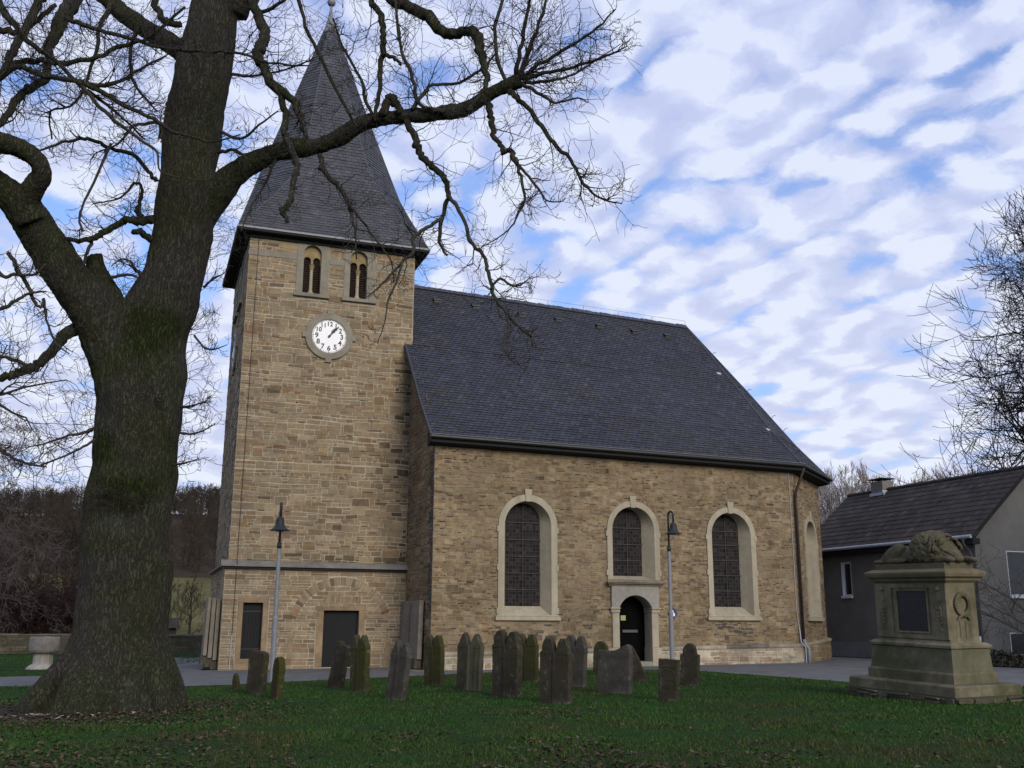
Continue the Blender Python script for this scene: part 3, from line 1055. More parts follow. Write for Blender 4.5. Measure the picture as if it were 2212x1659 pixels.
def build_clock(fr, uc, dp=0.0):
    zc = 12.96
    clock = None
    rm = MB()
    n = 48
    P = lambda r, a, d: fr.p(uc + r * math.sin(a), zc + r * math.cos(a), d)
    prof = [(0.695, -0.01), (0.695, 0.085), (0.735, 0.095), (0.945, 0.095), (0.965, 0.075), (0.965, -0.01)]
    for i in range(n):
        a, b = 2 * math.pi * i / n, 2 * math.pi * (i + 1) / n
        for (r0, d0), (r1, d1) in zip(prof[:-1], prof[1:]):
            rm.face([P(r0, a, d0), P(r0, b, d0), P(r1, b, d1), P(r1, a, d1)])
    for (x0, x1, z0, z1) in ((-.125, .125, .90, 1.09), (-.125, .125, -1.09, -.90), (-1.08, -.92, -.12, .10), (.92, 1.07, -.12, .10)):
        fbox(rm, fr, uc + x0, uc + x1, zc + z0, zc + z1, 0.0, 0.105)
    clock = rm.build('clock', M_trimg, church, fix=True)
    dm = MB()
    dm.add([P(0, 0, 0.052 + dp)] + [P(0.70, 2 * math.pi * i / n, 0.045 + dp) for i in range(n)], [(0, 1 + (i + 1) % n, 1 + i) for i in range(n)])
    dm.build('dial', M_white, clock, fix=True)
    tk = MB()
    for i in range(60):
        a = 2 * math.pi * i / 60
        r0, r1, w = 0.635, 0.680, 0.0085
        dirr = fr.u * math.sin(a) + V((0, 0, math.cos(a))); tg = fr.u * math.cos(a) - V((0, 0, math.sin(a)))
        c = fr.p(uc, zc, 0.0535 + dp)
        if i % 5 == 0:
            cc = c + dirr * 0.655
            tk.face([cc + (dirr * math.cos(q) + tg * math.sin(q)) * 0.026 for q in [k * math.pi / 4 for k in range(8)]])
        else:
            tk.face([c + dirr * r0 - tg * w, c + dirr * r0 + tg * w, c + dirr * r1 + tg * w, c + dirr * r1 - tg * w])
    tk.build('minute_track', M_black, clock)
    rotm = Matrix((fr.u, V((0, 0, 1)), fr.n)).transposed().to_4x4()
    for h in range(1, 13):
        a = 2 * math.pi * h / 12
        loc = fr.p(uc + 0.505 * math.sin(a), zc + 0.505 * math.cos(a), 0.054 + dp)
        me = text_mesh(str(h), 0.285 if h < 10 else 0.25, M_black, 'numeral', Matrix.Translation(loc) @ rotm, clock)
        o = bpy.data.objects.new('numeral', me); COL.objects.link(o); o.parent = clock

    def hand(a, L, w, nm, d):
        hm = MB()
        dirr = fr.u * math.sin(a) + V((0, 0, math.cos(a))); tg = fr.u * math.cos(a) - V((0, 0, math.sin(a)))
        c = fr.p(uc, zc, d)
        q = lambda l, t: c + dirr * l * L + tg * t * w
        out = [(-.12, .9), (0.0, 1.1), (.22, .62), (.42, .85), (.50, 2.0), (.54, .9), (.60, .75), (.66, 2.3), (.70, .8), (.80, 1.2), (1.0, 0.0)]
        pts = [(l, t) for l, t in out] + [(l, -t) for l, t in out[-2::-1]]
        hm.hexa([q(l, t) for l, t in pts], [q(l, t) + fr.n * 0.012 for l, t in pts])
        ob = hm.build(nm, M_black, clock)
        return ob
    hand(R(40), 0.60, 0.026, 'minute_hand', 0.085 + dp)
    hand(R(34), 0.46, 0.034, 'hour_hand', 0.066 + dp)
    bm_ = MB()
    bm_.add([fr.p(uc + .05 * math.sin(k), zc + .05 * math.cos(k), .10 + dp) for k in [i * math.pi / 6 for i in range(12)]], [tuple(range(12))])
    bm_.build('hub', M_black, clock, fix=True)
    return clock


build_clock(FS, 3.34)
build_clock(FW, 3.46, 0.06)


def build_spire():
    ZS = [17.05, 18.05, 19.05, 20.05, 21.05, 22.05, 23.05, 24.05, 25.05, 26.05, 27.05, 28.05, 28.75]
    SS = [3.92, 3.64, 3.37, 3.09, 2.80, 2.48, 2.15, 1.81, 1.48, 1.16, 0.83, 0.51, 0.28]
    tz = [17.05, 17.7, 18.65, 19.8, 20.65, 22.2, 30]
    tt = [0.995, 0.90, 0.756, 0.56, 0.50, 0.46, 0.414]

    def ring(i):
        z, s = ZS[i], SS[i]
        t = s * float(np.interp(z, tz, tt)); k = (z - 17.05) / 12.95
        cx, cy = TW / 2 - .15 * k, TD / 2
        return [V((cx + a, cy + b, z)) for a, b in ((-t, -s), (t, -s), (s, -t), (s, t), (t, s), (-t, s), (-s, t), (-s, -t))]
    mb = MB()
    rings = [ring(i) for i in range(len(ZS))]
    for i in range(len(rings) - 1):
        for k in range(8):
            q = [rings[i][k], rings[i][(k + 1) % 8], rings[i + 1][(k + 1) % 8], rings[i + 1][k]]
            mb.face(q, (0.022, 0.023, 0.028))
            if k in (0, 1, 2, 6, 7):
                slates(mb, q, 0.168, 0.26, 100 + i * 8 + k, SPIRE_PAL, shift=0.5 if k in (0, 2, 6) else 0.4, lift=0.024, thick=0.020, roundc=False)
    # hip slates along the edges
    for k in range(8):
        for i in range(len(rings) - 1):
            a, b = rings[i][k], rings[i + 1][k]
            if k in (4, 5): continue
            c = V((TW / 2, TD / 2, a.z))
            o = (a - c).normalized() * 0.012
            mb.tube([a + o, b + o], 0.028, 5, cap=False, col=(0.075, 0.077, 0.09))
    sp = mb.build('spire', M_slate2, church, colour=True)
    # lead edge at the eave, dark boarded soffit
    em = MB()
    e = rings[0]
    cs = [e[0], e[1], e[3], e[5]]
    lo = V((TW / 2 - 3.93, TD / 2 - 3.93, 0)); hi = V((TW / 2 + 3.93, TD / 2 + 3.93, 0))
    for (a, b) in (((lo.x, lo.y), (hi.x, lo.y)), ((hi.x, lo.y), (hi.x, hi.y)), ((hi.x, hi.y), (lo.x, hi.y)), ((lo.x, hi.y), (lo.x, lo.y))):
        A, B = V((*a, 17.02)), V((*b, 17.02))
        d = (B - A).normalized(); nrm = V((d.y, -d.x, 0))
        em.hexa([A - d * .02, A - d * .02 + V((0, 0, .09)), A + nrm * .03 - d * .02 + V((0, 0, .07)), A + nrm * .03 - d * .02],
                [B + d * .02, B + d * .02 + V((0, 0, .09)), B + nrm * .03 + d * .02 + V((0, 0, .07)), B + nrm * .03 + d * .02])
    em.build('eave_edge', M_lead, sp, fix=True)
    sm = MB()
    sm.box((lo.x, lo.y, 16.93), (hi.x, hi.y, 17.015))
    sm.box((0.0, -0.10, 16.78), (TW, 0.0, 16.93)); sm.box((-0.10, 0.0, 16.78), (0.0, TD, 16.93))
    sm.build('soffit', M_soffit, sp)
    # lead cap, ball and rod
    top = V((TW / 2 - 0.15 * 11.7 / 12.95, TD / 2, 28.75))
    cm = MB()
    cm.lathe([(0.33, -0.12), (0.30, 0.0), (0.24, 0.25), (0.16, 0.6), (0.10, 0.95), (0.065, 1.15), (0.06, 1.3), (0.03, 1.45)], top, 16)
    cm.build('spire_cap', M_lead, sp, smooth=True)
    bm_ = MB()
    bm_.lathe([(0.03, 1.36), (0.03, 1.40)] + [(0.20 * math.sin(a), 1.60 - 0.20 * math.cos(a)) for a in [math.pi * (k + .5) / 12 for k in range(12)]] + [(0.03, 1.82), (0.022, 2.6), (0.018, 3.6)], top, 16)
    bm_.build('spire_ball', M_lead, sp, smooth=True)


build_spire()

RIDGE_V = 3.38


def roof_z(v, u):
    """south slope of the nave roof"""
    zr = 16.735 - (u - 6.8) * 0.0325
    ze = 8.40 - (u - 6.8) * 0.0126
    t = (v + 4.33) / (RIDGE_V + 4.33)
    return ze + (zr - ze) * t


def build_nave():
    mb = MB()
    top = lambda u: roof_z(-VN, u) - 0.12
    W1 = (10.45, 1.14, 1.94, 5.30); W2 = (14.81, 1.09, 3.34, 5.28); W3 = (19.17, 1.10, 2.0, 5.24)
    holes = [arch(u, hw - .08, zb, zs, 14) for u, hw, zb, zs in (W1, W2, W3)]
    portal = arch(14.81, 0.72, -0.3, 2.32, 12, r=0.80)
    outer = [(TW, -0.3), (EE, -0.3), (EE, top(EE)), (TW, top(TW))]
    wall_sheet(mb, FN, outer, holes + [portal], MORT_N)
    blocks = [arch(u, hw, zb - .02, zs, 14) for u, hw, zb, zs in (W1, W2, W3)]
    pblock = [(13.82, -0.3), (15.82, -0.3), (15.82, 3.30), (13.82, 3.30)]

    def ntint(c, u, z, rng):
        k = noise.noise(V((u * 0.35, z * 0.5, 9)))
        f = 1.0 + 0.25 * k
        if u < TW + 0.35 and z > 1.0:
            f *= 1.05
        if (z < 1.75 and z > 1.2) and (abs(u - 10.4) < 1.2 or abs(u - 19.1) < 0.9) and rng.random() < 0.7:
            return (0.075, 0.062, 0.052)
        return (c[0] * f, c[1] * f, c[2] * f)
    masonry(mb, FN, outer, blocks + [pblock], 0.62, 8.15, TW, EE, 21, NAVE_PAL, 0.06, 0.15, 0.12, 0.36, gap=0.022, depth=(-0.002, 0.02), tint=ntint, miss=0.12, wavy=0.10, dark=0.22, big=110, mort=MORT_N)
    # west gable beside the tower
    gout = [(-0.2, -0.3), (VN, -0.3), (VN, roof_z(-VN, TW) - .1), (-0.2, roof_z(0.2, TW) - .1)]
    wall_sheet(mb, FG, gout, [], MORT_N)

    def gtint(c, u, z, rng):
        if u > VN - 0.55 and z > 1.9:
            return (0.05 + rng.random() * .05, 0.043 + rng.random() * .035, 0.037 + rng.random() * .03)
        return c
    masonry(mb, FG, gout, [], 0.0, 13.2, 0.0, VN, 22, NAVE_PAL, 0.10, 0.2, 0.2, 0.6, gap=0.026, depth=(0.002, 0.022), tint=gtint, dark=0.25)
    # apse
    tA = roof_z(-VN, EE) - 0.12
    awin = arch(APL / 2 + .12, 1.02, 2.0, 5.20, 14)
    aout = [(0, -0.3), (APL, -0.3), (APL, tA), (0, tA)]
    wall_sheet(mb, FA, aout, [awin], MORT_N)
    masonry(mb, FA, aout, [arch(APL / 2 + .12, 1.10, 1.98, 5.20, 14)], 0.62, 8.0, 0, APL, 23, NAVE_PAL, 0.07, 0.15, 0.18, 0.5, gap=0.02, depth=(-0.002, 0.02), tint=ntint, miss=0.05, dark=0.25)
    LE = (AP2 - AP1).length
    wall_sheet(mb, FE, [(0, -.3), (LE, -.3), (LE, tA), (0, tA)], [], MORT_N)
    masonry(mb, FE, [(0, -.3), (LE, -.3), (LE, tA), (0, tA)], [], 0, 8.0, 0, LE, 24, NAVE_PAL, 0.1, 0.2, 0.25, 0.6)
    N3 = V((EE, 2 * RIDGE_V + VN, 0)); N4 = V((TW, 2 * RIDGE_V + VN, 0))
    for A, B in ((AP2, N3), (N3, N4), (N4, V((TW, TD, 0)))):
        d = (B - A); L = d.length; d.normalize()
        wall_sheet(mb, Fr(A, d, (d.y, -d.x, 0)), [(0, -.3), (L, -.3), (L, tA), (0, tA)], [], MORT_N)
    mb.build('nave_wall', M_rubble, church, colour=True)

    # plinth with a worn moulded cap
    pm = MB()
    o = 0.10
    zt = lambda u: 0.66 + (u - TW) * 0.0185
    fp = Fr((0, -VN - o, 0), (1, 0, 0), (0, -1, 0))
    for (a, b) in ((TW + 0.2, 13.80), (15.85, EE)):
        po = [(a, -0.3), (b, -0.3), (b, zt(b) - .07), (a, zt(a) - .07)]
        wall_sheet(pm, fp, po, [], (0.40, 0.36, 0.28))
        masonry(pm, fp, po, [], -0.02, 0.9, a, b, 31, [((0.26, 0.21, 0.15), 3), ((0.31, 0.26, 0.19), 3), ((0.23, 0.165, 0.11), 1.5), ((0.36, 0.32, 0.25), 2)], 0.13, 0.22, 0.2, 0.5, gap=0.025)
        rng = random.Random(int(a))
        u = a
        while u < b - .02:
            e = min(u + rng.uniform(0.9, 1.6), b)
            cc = rng.choice([(0.28, 0.24, 0.18), (0.12, 0.105, 0.09), (0.22, 0.19, 0.145), (0.30, 0.26, 0.195)])
            prof = [(0.0, -.10), (0.05, -.085), (0.06, -.02), (0.03, 0.03), (-0.10, 0.06), (-.10, -.1)]
            pm.hexa([fp.p(u + .006, zt(u) + z, n) for n, z in prof], [fp.p(e - .006, zt(e) + z, n) for n, z in prof], cc)
            u = e
    fap = Fr(AP0 + FA.n * o - FA.u * .04, FA.u, FA.n)
    zz = zt(EE)
    po = [(0, -.3), (APL + .2, -.3), (APL + .2, zz + .1), (0, zz - .07)]
    wall_sheet(pm, fap, po, [], (0.34, 0.30, 0.22))
    masonry(pm, fap, po, [], -.02, 1.05, 0, APL + .2, 33, NAVE_PAL, 0.16, 0.28, 0.3, 0.7, gap=0.02)
    prof = [(0.0, -.10), (0.05, -.085), (0.06, -.02), (0.03, 0.03), (-0.10, 0.06), (-.10, -.1)]
    for a, b in ((0, APL * .5), (APL * .5 + .01, APL + .2)):
        pm.hexa([fap.p(a, zz + z + .17 * a / APL, n) for n, z in prof], [fap.p(b, zz + z + .17 * b / APL, n) for n, z in prof], (0.24, 0.195, 0.13))
    pm.build('plinth', M_rubble, church, colour=True, fix=False)


build_nave()


def nave_window(fr, uo, ui, hwO, hwI, hwG, zb, zsO, zsG, zg, depth, bars, ears, key, label=None, ledge=True):
    n = 20
    A = arch(uo, hwO, zb, zsO, n); B = arch(uo, hwI, zb, zsO, n); G = arch(ui, hwG, zg, zsG, n)
    m = MB()
    L = len(A)
    f0 = 0.06
    def strip(P, dp, Q, dq):
        for i in range(L - 1):
            m.face([fr.p(*P[i], dp), fr.p(*P[i + 1], dp), fr.p(*Q[i + 1], dq), fr.p(*Q[i], dq)])
    strip(A, -0.03, A, f0)
    strip(A, f0, B, f0)
    strip(B, f0, G, -depth)
    # sloping bottom
    m.face([fr.p(*B[0], f0), fr.p(*G[0], -depth), fr.p(*G[-1], -depth), fr.p(*B[-1], f0)])
    m.face([fr.p(*A[0], f0), fr.p(*B[0], f0), fr.p(*B[-1], f0), fr.p(*A[-1], f0)])
    w = m.build('window', M_trim, church, fix=True)
    if label: w['label'] = label
    for z in ears:
        for s in (-1, 1):
            e = MB()
            fbox(e, fr, uo + s * (hwO - .06), uo + s * (hwO + .05), z - .11, z + .11, 0.0, f0 + .012)
            bevel(e.build('lug_stone', M_trim, w), 0.012)
    e = MB()
    zt = zsO + hwO
    if key:
        e.hexa([fr.p(uo - .10, zt - .27, -.02), fr.p(uo + .10, zt - .27, -.02), fr.p(uo + .15, zt + .2, -.02), fr.p(uo - .15, zt + .2, -.02)],
               [fr.p(uo - .10, zt - .27, f0 + .04), fr.p(uo + .10, zt - .27, f0 + .04), fr.p(uo + .15, zt + .2, f0 + .04), fr.p(uo - .15, zt + .2, f0 + .04)])
    bevel(e.build('keystone', M_trim, w), 0.012)
    if ledge:
        s = MB()
        fbox(s, fr, uo - hwO - .10, uo + hwO + .10, zb - .14, zb - .002, 0.0, 0.13)
        fbox(s, fr, uo - hwO - .06, uo + hwO + .06, zb - .002, zb + .06, 0.0, 0.085)
        bevel(s.build('sill', M_trim, w), 0.014)
    # leaded glass
    gm = bpy.data.meshes.new('glass')
    vs_ = [fr.p(*q, -depth - .004) for q in G]
    gm.from_pydata(vs_, [], [tuple(range(len(vs_)))])
    uv = gm.uv_layers.new(name='UVMap')
    for l in gm.loops:
        q = G[l.vertex_index]
        uv.data[l.index].uv = (q[0] - ui, q[1] - zg)
    if gm.polygons[0].normal.dot(fr.n) < 0: gm.flip_normals()
    gm.materials.append(M_glass)
    go = bpy.data.objects.new('glass', gm); COL.objects.link(go); go.parent = w
    b = MB()
    for i, z in enumerate(bars):
        ex = .05 if i % 2 else -.01
        fbox(b, fr, ui - hwG, ui + hwG + ex, z - .016, z + .016, -depth, -depth + .04)
    fbox(b, fr, ui - .014, ui + .014, zg, zsG + hwG, -depth, -depth + .034)
    # radiating leads in the arched head
    for k in range(1, 12):
        if k == 6: continue
        a = math.pi * k / 12
        for r0, r1 in ((0.12, 0.97),):
            p0 = (ui + hwG * r0 * math.cos(a), zsG + hwG * r0 * math.sin(a)); p1 = (ui + hwG * r1 * math.cos(a), zsG + hwG * r1 * math.sin(a))
            b.tube([fr.p(*p0, -depth + .004), fr.p(*p1, -depth + .004)], 0.009, 4, cap=False)
    for rr in (0.35, 0.68):
        b.tube([fr.p(ui + hwG * rr * math.cos(math.pi * k / 16), zsG + hwG * rr * math.sin(math.pi * k / 16), -depth + .004) for k in range(17)], 0.008, 4, cap=False)
    b.build('glazing_bar', M_bar, w)
    return w


M_bar = mat('iron_glazing_bar', (0.04, 0.038, 0.04), 0.7, 0.2, 6.0)
nave_window(FN, 10.45, 10.41, 1.175, 0.93, 0.70, 1.96, 5.27, 5.46, 2.34, 0.45, (2.94, 3.55, 4.17, 4.79, 5.43), (2.16, 3.72, 5.13), True, 'tall leaded window left of the portal')
nave_window(FN, 14.81, 14.76, 1.12, 0.90, 0.64, 3.36, 5.27, 5.50, 3.53, 0.45, (4.12, 4.74, 5.37), (3.62, 5.10), True, 'short leaded window above the portal', ledge=False)
nave_window(FN, 19.17, 19.17, 1.12, 0.90, 0.63, 2.01, 5.22, 5.46, 2.40, 0.45, (3.02, 3.63, 4.23, 4.84, 5.40), (2.2, 3.72, 5.10), True, 'tall leaded window right of the portal')
nave_window(FA, APL / 2 + .12, APL / 2 + .12, 1.12, 0.90, 0.64, 2.01, 5.20, 5.44, 2.40, 0.45, (3.02, 3.63, 4.23, 4.84), (2.2, 3.72, 5.10), True, 'tall leaded window in the apse wall')


def build_portal():
    fr = FN
    uc = 14.81
    g = 0.17
    m = MB()
    fbox(m, fr, uc - .72, uc + .72, 0.1, 0.34, -1.6, 0.12)
    po = m.build('portal', M_trimg, church)
    for s in (-1, 1):
        m = MB()
        for (i0, i1, z0, z1, d) in ((.68, .97, .85, 2.13, .10), (.655, 1.05, -.2, .85, .15), (.67, 1.03, 2.13, 2.26, .13), (.66, 1.07, 2.26, 2.33, .17)):
            a, b = sorted((uc + s * i0, uc + s * i1))
            fbox(m, fr, a, b, z0, z1, -0.55, d)
        bevel(m.build('jamb', M_trim, po), 0.015)
    # spandrel panel over a low arch
    pm = MB()
    op = arch(uc, 0.68, 2.332, 2.333, 16, r=0.735)
    out = [(uc - 1.0, 2.332), (uc - 1.0, 3.13), (uc + 1.0, 3.13), (uc + 1.0, 2.332)]
    loop = out + op[1:-1][::-1]
    for tri in tessellate_polygon([[V((x, y, 0)) for x, y in loop]]):
        P = [fr.p(*loop[i], 0.12) for i in tri]
        if (P[1] - P[0]).cross(P[2] - P[0]).dot(fr.n) < 0: P.reverse()
        pm.face(P)
    for i in range(len(loop)):
        p, q = loop[i], loop[(i + 1) % len(loop)]
        pm.face([fr.p(*p, 0.12), fr.p(*q, 0.12), fr.p(*q, -0.55), fr.p(*p, -0.55)])
    pm.build('spandrel', M_spandrel, po)
    cm = MB()
    prof = [(0.0, 3.13), (0.15, 3.13), (0.17, 3.18), (0.26, 3.21), (0.27, 3.25), (0.31, 3.26), (0.31, 3.33), (0.08, 3.37), (0.0, 3.37)]
    cm.hexa([fr.p(uc - 1.0 - n * .8, z, n) for n, z in prof], [fr.p(uc + 1.0 + n * .8, z, n) for n, z in prof])
    cm.build('cornice', M_brownstone2, po, fix=True)
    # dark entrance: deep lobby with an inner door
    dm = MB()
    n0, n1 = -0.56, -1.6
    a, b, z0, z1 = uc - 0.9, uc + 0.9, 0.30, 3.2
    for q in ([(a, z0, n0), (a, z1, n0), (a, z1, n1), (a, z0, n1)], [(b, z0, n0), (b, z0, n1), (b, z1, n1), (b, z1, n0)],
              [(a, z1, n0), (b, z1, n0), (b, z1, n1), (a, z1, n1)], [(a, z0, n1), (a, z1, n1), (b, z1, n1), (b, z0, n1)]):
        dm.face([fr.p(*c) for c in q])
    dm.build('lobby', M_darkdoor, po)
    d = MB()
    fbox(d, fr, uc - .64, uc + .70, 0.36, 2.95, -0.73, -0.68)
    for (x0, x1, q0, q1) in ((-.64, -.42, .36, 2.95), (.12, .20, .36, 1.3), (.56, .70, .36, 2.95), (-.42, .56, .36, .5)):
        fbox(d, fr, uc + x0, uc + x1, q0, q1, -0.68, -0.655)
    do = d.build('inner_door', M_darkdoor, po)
    k = MB()
    fbox(k, fr, uc - .22, uc + .42, 1.40, 1.50, -0.655, -0.62)
    k.build('push_bar', M_pushbar, do)
    nb = MB()
    fbox(nb, fr, uc - .28, uc - .07, 1.85, 2.04, -0.655, -0.645)
    nb.build('notice', M_note, do)


M_spandrel = mat('grey_spandrel_stone', (0.25, 0.235, 0.205), 0.9, 0.2, 5.0, 0.3, 40)
M_brownstone2 = mat('brown_cornice_stone', (0.20, 0.165, 0.12), 0.9, 0.25, 5.0)
build_portal()


def build_nave_roof():
    mb = MB()
    base = (0.014, 0.015, 0.02)
    u0e, u0r = 6.52, 6.38
    E0 = V((u0e, -4.36, roof_z(-4.33, u0e) - .02)); E1 = V((22.48, -4.36, roof_z(-4.33, 22.48) - .02))
    Rw, Re_ = V((TW + .02, RIDGE_V, roof_z(RIDGE_V, TW))), V((21.60, RIDGE_V, roof_z(RIDGE_V, 21.6)))
    SEc = V((26.12, -1.28, 8.16))
    NEc = V((26.12, 2 * RIDGE_V + 1.28, 8.16)); N1 = V((22.48, 2 * RIDGE_V + 4.36, E1.z)); N0 = V((TW, 2 * RIDGE_V + 4.36, E0.z))

    def flare(e, r, f, drop):
        p = e + (r - e) * f
        return V((p.x, p.y, p.z - drop))
    f1 = 0.22
    tint_patch = lambda c, p, rng: ((c[0] * 1.1, c[1] * 1.0, c[2] * 0.78) if noise.noise(V((p.x * .32, p.y * .5, p.z * .5))) > 0.28 and rng.random() < .6 else ((0.42, 0.42, 0.45) if rng.random() < 0.0006 else (tuple(x * 1.35 for x in c) if rng.random() < 0.05 * (1 + (p.x > 16)) else c)))
    # south slope in three bands; the upper west edge stops at the tower, the lower edge laps past its corner
    def edge_w(t):
        p = E0 + (V((u0r, RIDGE_V, roof_z(RIDGE_V, u0r))) - E0) * t
        return p
    vt = lambda v: (v + 4.36) / (RIDGE_V + 4.36)
    ft = vt(-0.12)
    A1 = edge_w(f1); A1.z -= 0.16
    B1 = flare(E1, Re_, f1, 0.16)
    A2 = edge_w(ft); A2.z -= 0.03
    B2 = flare(E1, Re_, ft, 0.03)
    A2b = V((TW, A2.y, A2.z))
    bands = [(E0, E1, B1, A1), (A1, B1, B2, A2), (A2b, B2, Re_, Rw)]
    for i, q in enumerate(bands):
        mb.face(q, base)
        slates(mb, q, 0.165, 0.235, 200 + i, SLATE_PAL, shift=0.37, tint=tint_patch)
    # hipped east end
    for i, (a, b) in enumerate(((E1, SEc), (SEc, NEc), (NEc, N1))):
        a1, b1 = flare(a, Re_, f1, 0.16), flare(b, Re_, f1, 0.16)
        a2, b2 = flare(a, Re_, ft, 0.03), flare(b, Re_, ft, 0.03)
        for j, q in enumerate(((a, b, b1, a1), (a1, b1, b2, a2), (a2, b2, Re_, Re_))):
            mb.face(q if j < 2 else q[:3], base)
            if i < 2:
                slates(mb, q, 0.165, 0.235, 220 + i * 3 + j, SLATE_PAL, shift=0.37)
    Nw = V((TW + .02, 2 * RIDGE_V + 4.36, E0.z))
    mb.face([N1, Nw, Rw, Re_], base)
    # verge, ridge and hips
    mb.tube([E0 + V((.02, 0, .0)), A1 + V((.02, 0, 0)), A2 + V((.02, 0, 0))], 0.035, 6, col=(0.05, 0.052, 0.066))
    mb.hexa([E0 - V((0, 0, .02)), A1 - V((0, 0, .02)), A2 - V((0, 0, .02)), A2 - V((0, 0, .2)), A1 - V((0, 0, .2)), E0 - V((0, 0, .16))],
            [p + V((.3, 0, -.03)) for p in (E0 - V((0, 0, .02)), A1 - V((0, 0, .02)), A2 - V((0, 0, .02)), A2 - V((0, 0, .2)), A1 - V((0, 0, .2)), E0 - V((0, 0, .16)))], (0.03, 0.032, 0.04))
    rng = random.Random(4)
    n = 60
    for i in range(n):
        a = Rw + (Re_ - Rw) * (i / n); b = Rw + (Re_ - Rw) * ((i + 1.15) / n)
        w = rng.uniform(-.012, .02)
        for s in (-1, 1):
            mb.face([a + V((0, 0, .06 + w)), b + V((0, 0, .045 + w)), b + V((0, s * .22, -.17)), a + V((0, s * .22, -.15))] if s > 0 else
                    [a + V((0, s * .22, -.15)), b + V((0, s * .22, -.17)), b + V((0, 0, .045 + w)), a + V((0, 0, .06 + w))], pick(rng, SLATE_PAL))
    for c in (E1, SEc):
        c1, c2 = flare(c, Re_, f1, .16), flare(c, Re_, ft, .03)
        mb.tube([c + V((0, 0, .02)), c1 + V((0, 0, .02)), c2 + V((0, 0, .02)), Re_ + V((0, 0, .03))], 0.04, 6, col=(0.055, 0.058, 0.074))
    roof = mb.build('nave_roof', M_slate, church, colour=True)
    # soffit, gutter
    sm = MB()
    def run(a, b, n_):
        d = (b - a).normalized(); nn = V((d.y, -d.x, 0))
        lo = [a - V((0, 0, .04)), a - V((0, 0, .22)), a - nn * .5 - V((0, 0, .30)), a - nn * .5 + V((0, 0, .2))]
        hi = [b - V((0, 0, .04)), b - V((0, 0, .22)), b - nn * .5 - V((0, 0, .30)), b - nn * .5 + V((0, 0, .2))]
        sm.hexa(lo, hi)
    run(E0, E1, 0); run(E1, SEc, 0); run(SEc, NEc, 0)
    sm.build('soffit', M_soffit, roof, fix=True)
    gm = MB()
    o = V((0, -.08, -.02))
    gm.tube([E0 + o + V((-.04, 0, 0)), E1 + o + V((.03, 0, 0))], 0.085, 10)
    oa = FA.n * 0.07 + V((0, 0, -.03))
    gm.tube([E1 + oa, SEc + oa], 0.075, 10)
    gm.build('gutter', M_gutter, roof)
    lm = MB()
    lm.tube([E0 + V((-.04, -.15, .055)), E1 + V((.03, -.15, .055))], 0.013, 5)
    lm.build('gutter_rim', M_lead, roof)
    # little slate-hooded vents under the ridge
    for u, v in ((8.52, 2.75), (10.33, 2.70), (12.53, 2.62), (14.36, 2.64), (16.45, 2.60), (18.28, 2.55), (20.05, 2.57)):
        z = roof_z(v, u)
        vm = MB()
        vm.hexa([V((u - .16, v - .28, z - .28)), V((u + .16, v - .28, z - .28)), V((u + .16, v - .28, z - .16)), V((u - .16, v - .28, z - .16))],
                [V((u - .14, v + .05, z - .02)), V((u + .14, v + .05, z - .02)), V((u + .14, v + .05, z + .04)), V((u - .14, v + .05, z + .04))])
        vm.build('roof_vent', M_black, roof, fix=True)
        hm = MB()
        hm.hexa([V((u - .20, v - .33, z - .15)), V((u + .20, v - .33, z - .15)), V((u + .20, v - .33, z - .13)), V((u - .20, v - .33, z - .13))],
                [V((u - .18, v + .06, z + .045)), V((u + .18, v + .06, z + .045)), V((u + .18, v + .06, z + .06)), V((u - .18, v + .06, z + .06))])
        hm.build('vent_hood', M_gutter, roof, fix=True)
    # lightning conductor on short pins
    wm = MB()
    pts = []
    for i in range(9):
        p = Rw + (Re_ - Rw) * (i / 8)
        wm.tube([p, p + V((0, 0, .26))], 0.009, 4)
        pts.append(p + V((0, 0, .26)))
    wm.tube(pts, 0.006, 4)
    p0 = Re_
    for f in (.2, .45, .62, .70):
        q = flare(SEc, Re_, 1 - f, 0.02)
        wm.tube([q, q + V((.12, -.05, .14)), q + V((.2, -.08, .1))], 0.012, 4)
    wm.build('lightning_conductor', M_gutter, roof)
    # downpipe at the south east corner
    dp = MB()
    x, y = EE - .02, -VN - .09
    zt = E1.z
    dp.tube([(x + .28, y - .34, zt - .05), (x + .22, y - .34, zt - .25), (x + .02, y - .03, zt - 1.1), (x, y - .02, zt - 1.35), (x, y - .02, 1.12)], 0.058, 8)
    pipe = dp.build('downpipe', M_pipe, church, smooth=True)
    gp = MB()
    gp.tube([(x, y - .02, 1.15), (x + .02, y - .06, 0.98), (x + .10, y - .17, 0.80), (x + .10, y - .17, 0.1)], 0.07, 8)
    gp.build('pipe_foot', M_greypipe, pipe, smooth=True)
    wp = MB()
    wp.tube([(x - .22, y + .06, 8), (x - .2, y + .06, 2.2), (x - .14, y + .03, 1.6)], 0.012, 5)
    wp.tube([(x - .14, y + .03, 1.6), (x - .13, y - .02, 1.05), (x - .02, y - .14, .85), (x - .02, y - .14, 0.1)], 0.022, 5)
    wp.build('earth_wire', M_zinc, pipe)
    tw = MB()
    tw.tube([(0.34, -.035, 16.8), (0.33, -.035, 10), (0.31, -.035, 4.0), (0.30, -.30, 3.85), (0.30, -.14, 3.6), (0.29, -.14, 1.25)], 0.011, 5)
    w1 = tw.build('tower_earth_wire', M_gutter, church)
    tw2 = MB()
    tw2.tube([(0.29, -.15, 1.25), (0.27, -.15, 0.0)], 0.018, 5)
    tw2.build('wire_guard', M_zinc, w1)


build_nave_roof()


